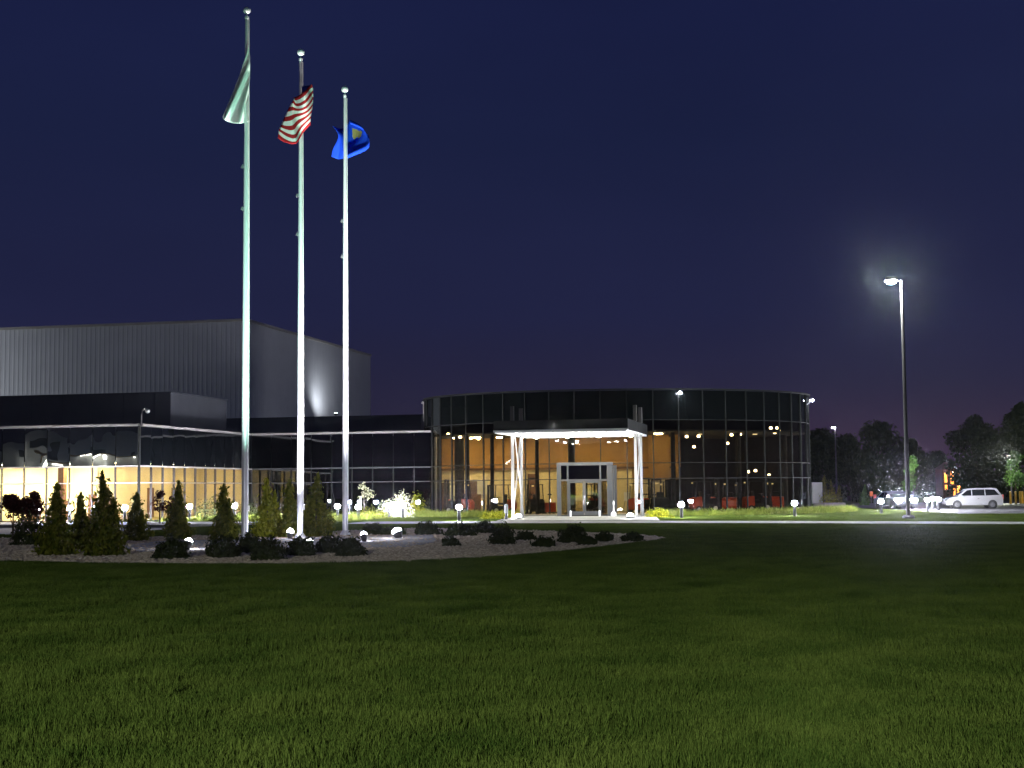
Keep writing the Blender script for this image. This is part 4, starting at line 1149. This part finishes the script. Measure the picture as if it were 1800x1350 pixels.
CABV = [(-1.50, 1.04), (-0.62, 1.66), (-0.1, 1.74), (1.5, 1.75), (1.95, 1.69), (2.34, 1.06)]
WINV = [[(-1.22, 1.10), (-0.62, 1.56), (-0.28, 1.60), (-0.28, 1.10)], [(-0.20, 1.10), (-0.20, 1.61), (0.85, 1.63), (0.85, 1.10)], [(0.92, 1.10), (0.92, 1.63), (1.72, 1.60), (2.10, 1.14)]]
pv = foot(1710, 113)
vehicle('minivan', pv, R(-6), LOWV, CABV, 1.95, m_white, 'white minivan parked side-on at the right, nose to the left', WINV, (-1.52, 1.50), 0.34).scale = (0.9, 0.9, 0.92)
LOWS = [(-2.25, 0.30), (-2.28, 0.55), (-2.2, 0.72), (-1.2, 0.88), (1.7, 0.92), (2.2, 0.85), (2.25, 0.5), (2.2, 0.28)]
CABS = [(-1.05, 0.87), (-0.3, 1.38), (0.2, 1.44), (0.8, 1.40), (1.65, 0.91)]
WINS = [[(-0.75, 0.93), (-0.28, 1.30), (0.15, 1.35), (0.15, 0.93)], [(0.22, 0.93), (0.22, 1.35), (0.75, 1.31), (1.30, 0.95)]]
m_silver = mat('dark_car_paint', (0.02, 0.022, 0.03), 0.35, coat=0.4)
pc = foot(1574, 112)
vehicle('parked_car', pc, R(97), LOWS, CABS, 1.8, m_silver, 'car facing the camera with blazing headlights left of the lamp pole', WINS, (-1.4, 1.4), 0.32, True)

# ================================================================== FORKLIFTS IN THE SHOWROOM
e_glint = emit('forklift_highlight', (1.0, 0.85, 0.45), 1.2)  # glow for painted highlights on the forklifts, which carry no lamps
def forklift(px, Y, yaw, sc, label, mast_h=2.3, paint=m_red):
    r = empty('forklift', foot(px, Y, 0.1), yaw, label, 'forklift', 'forklifts on show in the showroom')
    r.scale = (sc, sc, sc)
    MB().prism_xz([(-0.44, 0.22), (-0.42, 0.60), (0.25, 0.58), (0.32, 0.95), (0.48, 0.95), (0.55, 0.26)], -0.46, 0.46).build('chassis', m_dark, r)
    MB().prism_xz([(-1.02, 0.25), (-1.12, 0.42), (-1.12, 0.80), (-1.0, 0.98), (-0.50, 1.06), (-0.45, 0.45), (-0.58, 0.30)], -0.5, 0.5).build('counterweight', paint, r)
    MB().box((0.42, 0, 0.78), (0.10, 0.8, 0.5), ry=R(8)).build('cowl', paint, r)
    MB().box((-0.22, 0, 0.74), (0.42, 0.46, 0.14)).box((-0.45, 0, 1.1), (0.12, 0.44, 0.6), ry=R(-8)).build('seat', m_black, r)
    MB().tube([(0.32, 0, 0.9), (0.12, 0, 1.2)], 0.02, 6).lathe([(0.02, 0), (0.17, 0.01), (0.17, 0.04), (0.02, 0.05)], 12, (0.1, 0, 1.18)).build('steering_wheel', m_black, r)
    for x in (-0.9, 0.45):
        for s in (-1, 1):
            MB().tube([(x, s * .45, 1.0), (x * .9, s * .42, 2.05)], 0.035, 6).build('guard_post', m_black, r)
    g = MB()
    for i in range(6): g.box((-0.8 + i * 0.24, 0, 2.07), (0.06, 0.9, 0.04))
    g.box((-0.2, .44, 2.07), (1.35, 0.06, 0.05)).box((-0.2, -.44, 2.07), (1.35, 0.06, 0.05)).build('overhead_guard', m_black, r)
    for s in (-1, 1):
        MB().box((0.72, s * .3, mast_h / 2 + .08), (0.14, 0.09, mast_h)).build('mast_rail', m_black if paint is m_red else m_bronze, r)
        MB().box((1.25, s * .24, 0.12), (1.0, 0.11, 0.045)).box((0.82, s * .24, 0.35), (0.05, 0.11, 0.5)).build('fork', m_bronze, r)
    MB().box((0.72, 0, mast_h + .02), (0.12, 0.66, 0.10)).box((0.72, 0, mast_h * .55), (0.10, 0.6, 0.07)).box((0.80, 0, 0.62), (0.05, 0.8, 0.1)).box((0.80, 0, 0.30), (0.05, 0.8, 0.1)).build('carriage', m_black, r)
    MB().box((-0.92, 0.3, 1.98), (0.08, 0.14, 0.10)).box((0.52, -0.3, 1.9), (0.07, 0.12, 0.12)).build('glowing_highlight', e_glint, r)  # added glowing boxes standing in for pale highlights
    for x, q_ in ((-0.72, 0.22), (0.42, 0.28)):
        for s in (-1, 1):
            wv = empty('wheel', (x, s * .47, q_)); wv.parent = r
            MB().tube([(0, -.08, 0), (0, .08, 0)], q_, 14).build('tyre', m_rubber, wv, smooth=True)
            MB().tube([(0, s * .081, 0), (0, s * .09, 0)], q_ * .55, 10).build('rim', m_tile, wv)
    return r
forklift(803, 103.0, R(165), 1.05, 'red forklift with tall mast behind the bollard left of the canopy')
forklift(878, 100.8, R(200), 1.0, 'red forklift standing close to the glass beside the left canopy leg', 2.0)
forklift(940, 101.0, R(100), 1.0, 'dark forklift with its forks raised just inside the left canopy legs', 2.5, m_dark)
forklift(1044, 103.4, R(250), 1.0, 'red forklift seen through the glass entrance doors')
forklift(1127, 100.8, R(60), 1.0, 'red forklift half hidden behind the right canopy legs', 2.4)
forklift(1158, 100.2, R(95), 1.05, 'black forklift beside the ochre wall right of the canopy', 2.2, m_dark)
forklift(1243, 101.0, R(10), 1.05, 'red forklift behind the bollard right of the canopy')
forklift(1285, 102.2, R(75), 1.0, 'red forklift in the dark showroom second right of the bollard', 2.3)
forklift(1335, 103.4, R(8), 1.05, 'red forklift with pale yellow highlights deep in the dark showroom', 2.4)
forklift(1366, 106.0, R(80), 1.0, 'red forklift furthest right in the showroom', 2.2)
# pallet truck
o = empty('pallet_truck', foot(966, 101.4, 0.1), R(-70), 'small red pallet truck with upright handle against the cream wall', 'pallet truck')
MB().box((0, 0, 0.45), (0.55, 0.75, 0.68)).build('body', m_red, o)
MB().tube([(-.1, .1, 0.8), (-.2, .1, 1.35)], 0.03, 6).box((-.2, .1, 1.36), (0.06, 0.3, 0.08)).build('handle', m_black, o)
for s in (-1, 1): MB().box((0.85, s * .2, 0.1), (1.1, 0.14, 0.06)).build('fork', m_bronze, o)
for s in (-1, 1): MB().tube([(0, s * .3 - .05, .08), (0, s * .3 + .05, .08)], 0.09, 10).build('wheel', m_rubber, o)
# easel by the cream wall
o = empty('display_easel', foot(1103, 104.5, 0.1), 0, 'tripod easel with a small notice inside the glass right of the doors', 'easel')
for p0 in ((-.35, -.1, 0), (.35, -.1, 0), (0, .4, 0)): MB().tube([p0, (0, 0.02, 1.5)], 0.02, 5).build('leg', m_black, o)
MB().box((0, -0.06, 1.15), (0.5, 0.03, 0.65)).build('board', m_tile, o)
# pale sculpture-like stand outside the doors
o = empty('ash_stand', foot(1079, 93.6, 0.045), 0, 'slender pale ash stand beside the entrance doors', 'ash stand')
MB().lathe([(0.20, 0.0), (0.20, 0.18), (0.06, 0.32), (0.035, 0.7), (0.07, 0.82), (0.03, 1.0)], 12).build('body', m_tile, o, smooth=True)
for px, lab in ((1003, 'left small door stop bollard before the entrance'), (1054, 'right small door stop bollard before the entrance')):
    o = empty('door_bollard', foot(px, 93.4, 0.045), 0, lab, 'bollard', 'short bollards at the doors')
    MB().lathe([(0.06, 0), (0.06, 0.35), (0.02, 0.4)], 10).build('shaft', m_tile, o)

# ================================================================== GRASS AND STONES
def gn_scatter(name, pts, rots, scales, sources, kind_label, m):
    """one 'stuff' object: points instanced with small source meshes through geometry nodes"""
    me = bpy.data.meshes.new(name)
    me.vertices.add(len(pts)); me.vertices.foreach_set('co', np.asarray(pts, np.float32).reshape(-1))
    a = me.attributes.new('rot', 'FLOAT_VECTOR', 'POINT'); a.data.foreach_set('vector', np.asarray(rots, np.float32).reshape(-1))
    a = me.attributes.new('scl', 'FLOAT_VECTOR', 'POINT'); a.data.foreach_set('vector', np.asarray(scales, np.float32).reshape(-1))
    a = me.attributes.new('idx', 'INT', 'POINT'); a.data.foreach_set('value', rng.integers(0, len(sources), len(pts)).astype(np.int32))
    me.update()
    o = link(name, me)
    src = bpy.data.collections.new(name + '_source')
    for s in sources: src.objects.link(s)
    ng = bpy.data.node_groups.new(name + '_scatter', 'GeometryNodeTree')
    ng.interface.new_socket('Geometry', in_out='INPUT', socket_type='NodeSocketGeometry')
    ng.interface.new_socket('Geometry', in_out='OUTPUT', socket_type='NodeSocketGeometry')
    gi = ng.nodes.new('NodeGroupInput'); go = ng.nodes.new('NodeGroupOutput')
    ci = ng.nodes.new('GeometryNodeCollectionInfo'); ci.inputs['Collection'].default_value = src
    ci.inputs['Separate Children'].default_value = True; ci.inputs['Reset Children'].default_value = True
    ip = ng.nodes.new('GeometryNodeInstanceOnPoints'); ip.inputs['Pick Instance'].default_value = True
    def attr(nm, ty):
        n = ng.nodes.new('GeometryNodeInputNamedAttribute'); n.data_type = ty; n.inputs['Name'].default_value = nm; return n.outputs['Attribute']
    e2r = ng.nodes.new('FunctionNodeEulerToRotation')
    ng.links.new(attr('rot', 'FLOAT_VECTOR'), e2r.inputs[0])
    ng.links.new(gi.outputs[0], ip.inputs['Points']); ng.links.new(ci.outputs[0], ip.inputs['Instance'])
    ng.links.new(attr('idx', 'INT'), ip.inputs['Instance Index'])
    ng.links.new(e2r.outputs[0], ip.inputs['Rotation']); ng.links.new(attr('scl', 'FLOAT_VECTOR'), ip.inputs['Scale'])
    ng.links.new(ip.outputs[0], go.inputs[0])
    md = o.modifiers.new('scatter', 'NODES'); md.node_group = ng
    return tag(o, kind_label[0], kind_label[1], kind='stuff')
def blades(n, size, h0, h1, w, m, name, bend=0.6):
    P = rng.uniform(-size / 2, size / 2, (n, 2)) * 1.12
    h = rng.uniform(h0, h1, n) * rng.choice([0.7, 1.0, 1.0, 1.25], n)
    a = rng.uniform(0, 6.283, n); lean = rng.uniform(0.05, bend, n) * h
    d = np.stack([np.cos(a), np.sin(a)], 1); f_ = rng.uniform(0, 6.283, n); wd = np.stack([np.cos(f_), np.sin(f_)], 1) * (w * rng.uniform(.6, 1.3, n)[:, None])
    V = np.zeros((n, 4, 3))
    V[:, 0, :2] = P - wd / 2; V[:, 1, :2] = P + wd / 2
    V[:, 2, :2] = P + d * lean[:, None] + wd * .12; V[:, 3, :2] = P + d * lean[:, None] - wd * .12
    V[:, 2, 2] = h; V[:, 3, 2] = h * .97
    o = bpy.data.objects.new(name, quads_mesh(name, V, m)); return o
T = 0.5
solid = [_pn + _pc[::-1], fa, [LW(-60, -26), LW(-4, -26), LW(7, -22.5), LW(10.5, -16.5), LW(8.8, -12.2), LW(11.6, -7.2), LW(11.6, -5.6), LW(2.2, -4.6), LW(-60, -2.4)], bed,
         [foot(1690, 92), foot(2300, 84), foot(2600, 190), foot(1500, 150), foot(1470, 127), foot(1560, 112)]]
def blocked(x, y):
    if any(inside((x, y), s) for s in solid): return True
    if ((x - CC.x) / (RC + .5)) ** 2 + ((y - CC.y) / (RC * EL + .5)) ** 2 < 1: return True
    a, b = WL((x, y))
    return (a < 0.3 and b > -0.3) or (a < 14.8 and b > 17.6)
pts, rots, scl = [], [], []
def put(x, y, s):
    pts.append((x, y, 0.0)); rots.append((0, 0, random.uniform(0, 6.283))); k = s * random.uniform(.95, 1.1); scl.append((k, k, random.choice((.65, .8, .9, 1.0, 1.0, 1.1, 1.3, 1.5)) * (1.0 if y < 36 else 0.7 if y < 50 else 0.45 if y < 62 else 0.28)))
y = 7.5
while y < 122:
    t_ = T if y < 45 else (T * 1.6 if y < 80 else T * 2.4)
    x = -0.40 * y - 7
    while x < 0.40 * y + 7:
        jx, jy = x + random.uniform(-.1, .1), y + random.uniform(-.1, .1)
        hh = t_ / 2
        bl = [blocked(jx + sx * hh, jy + sy * hh) for sx in (-1, 1) for sy in (-1, 1)]
        if not any(bl): put(jx, jy, t_ / T)
        elif not all(bl):
            q_ = t_ / 4
            for sx in (-1.5, -.5, .5, 1.5):
                for sy in (-1.5, -.5, .5, 1.5):
                    xx, yy = jx + sx * q_, jy + sy * q_
                    if not blocked(xx, yy):
                        pts.append((xx, yy, 0)); rots.append((0, 0, random.uniform(0, 6.283))); scl.append((.3 * t_ / T, .3 * t_ / T, .7 if yy < 50 else .35))
        x += t_
    y += t_
srcs = [blades(950, T, 0.045, 0.095, 0.0080, m_lgrass, 'lawn_tuft_%d' % i) for i in range(5)]
gn_scatter('grass', pts, rots, scl, srcs, ('mown green lawn grass around the planting bed', 'grass'), m_lgrass)
# taller strap-leaved grass along the showroom foot and the driveway edge
pts, rots, scl = [], [], []
for k in range(520):
    ph_ = R(random.uniform(-88, 88)); rr_ = RC + random.uniform(0.5, 3.2)
    x, y = CC.x + rr_ * math.sin(ph_), CC.y - (rr_ - RC + RC * EL) * math.cos(ph_)
    if inside((x, y), fa) or abs(x - vc.x) < 2.4 and y > vc.y - 1 and y < CC.y: continue
    pts.append((x, y, 0)); rots.append((0, 0, random.uniform(0, 6.28))); s = random.uniform(.7, 1.3); scl.append((s, s, s))
for k in range(260):
    a = random.uniform(2, 14); b = random.uniform(-4, 15)
    w = LW(a, b)
    if not blocked(w.x, w.y): pts.append((w.x, w.y, 0)); rots.append((0, 0, random.uniform(0, 6.28))); s = random.uniform(.7, 1.2); scl.append((s, s, s))
srcs = [blades(90, 0.42, 0.20, 0.38, 0.016, m_ograss, 'strap_tuft_%d' % i, 0.9) for i in range(4)]
gn_scatter('ornamental_grass', pts, rots, scl, srcs, ('strap-leaved ornamental grass along the foot of the showroom', 'grass'), m_ograss)
# river stones of the bed
def stone(i):
    mb = MB(); s = [random.uniform(.75, 1.25) for _ in range(3)]
    mb.lathe([(0.35, -0.28), (0.95, -0.05), (0.85, 0.3), (0.35, 0.55)], 6)
    mb.v = [(x * s[0] * random.uniform(.85, 1.15), y * s[1] * random.uniform(.85, 1.15), z * s[2]) for x, y, z in mb.v]
    return bpy.data.objects.new('stone_%d' % i, mb.mesh('stone_%d' % i, m_stone, True))
pts, rots, scl = [], [], []
xs_ = [p[0] for p in bed]; ys_ = [p[1] for p in bed]
while len(pts) < 15000:
    y = min(ys_) + (max(ys_) - min(ys_)) * random.random() ** 1.6; x = random.uniform(max(min(xs_), -.42 * y), min(max(xs_), .42 * y))
    if not inside((x, y), bed): continue
    pts.append((x, y, 0.012)); rots.append((random.uniform(-.4, .4), random.uniform(-.4, .4), random.uniform(0, 6.28))); s = random.uniform(.028, .062); scl.append((s, s, s))
gn_scatter('gravel', pts, rots, scl, [stone(i) for i in range(6)], ('pale brown gravel stones covering the planting bed', 'gravel'), m_stone)

# ================================================================== ADDED HAZE (IMITATES LENS GLARE ROUND THE LAMPS)
m, nt, out = nodes('glare_haze')
pv_ = nt.nodes.new('ShaderNodeVolumePrincipled')
pv_.inputs['Color'].default_value = (0.9, 0.92, 1.0, 1)
pv_.inputs['Density'].default_value = 0.0001
pv_.inputs['Anisotropy'].default_value = 0.982
nt.links.new(pv_.outputs[0], out.inputs['Volume'])
tag(MB().box((-10, 95, 14), (330, 260, 30)).build('glare_volume', m), kind='stuff')  # added thin volume that gives lamps a lens-glare halo
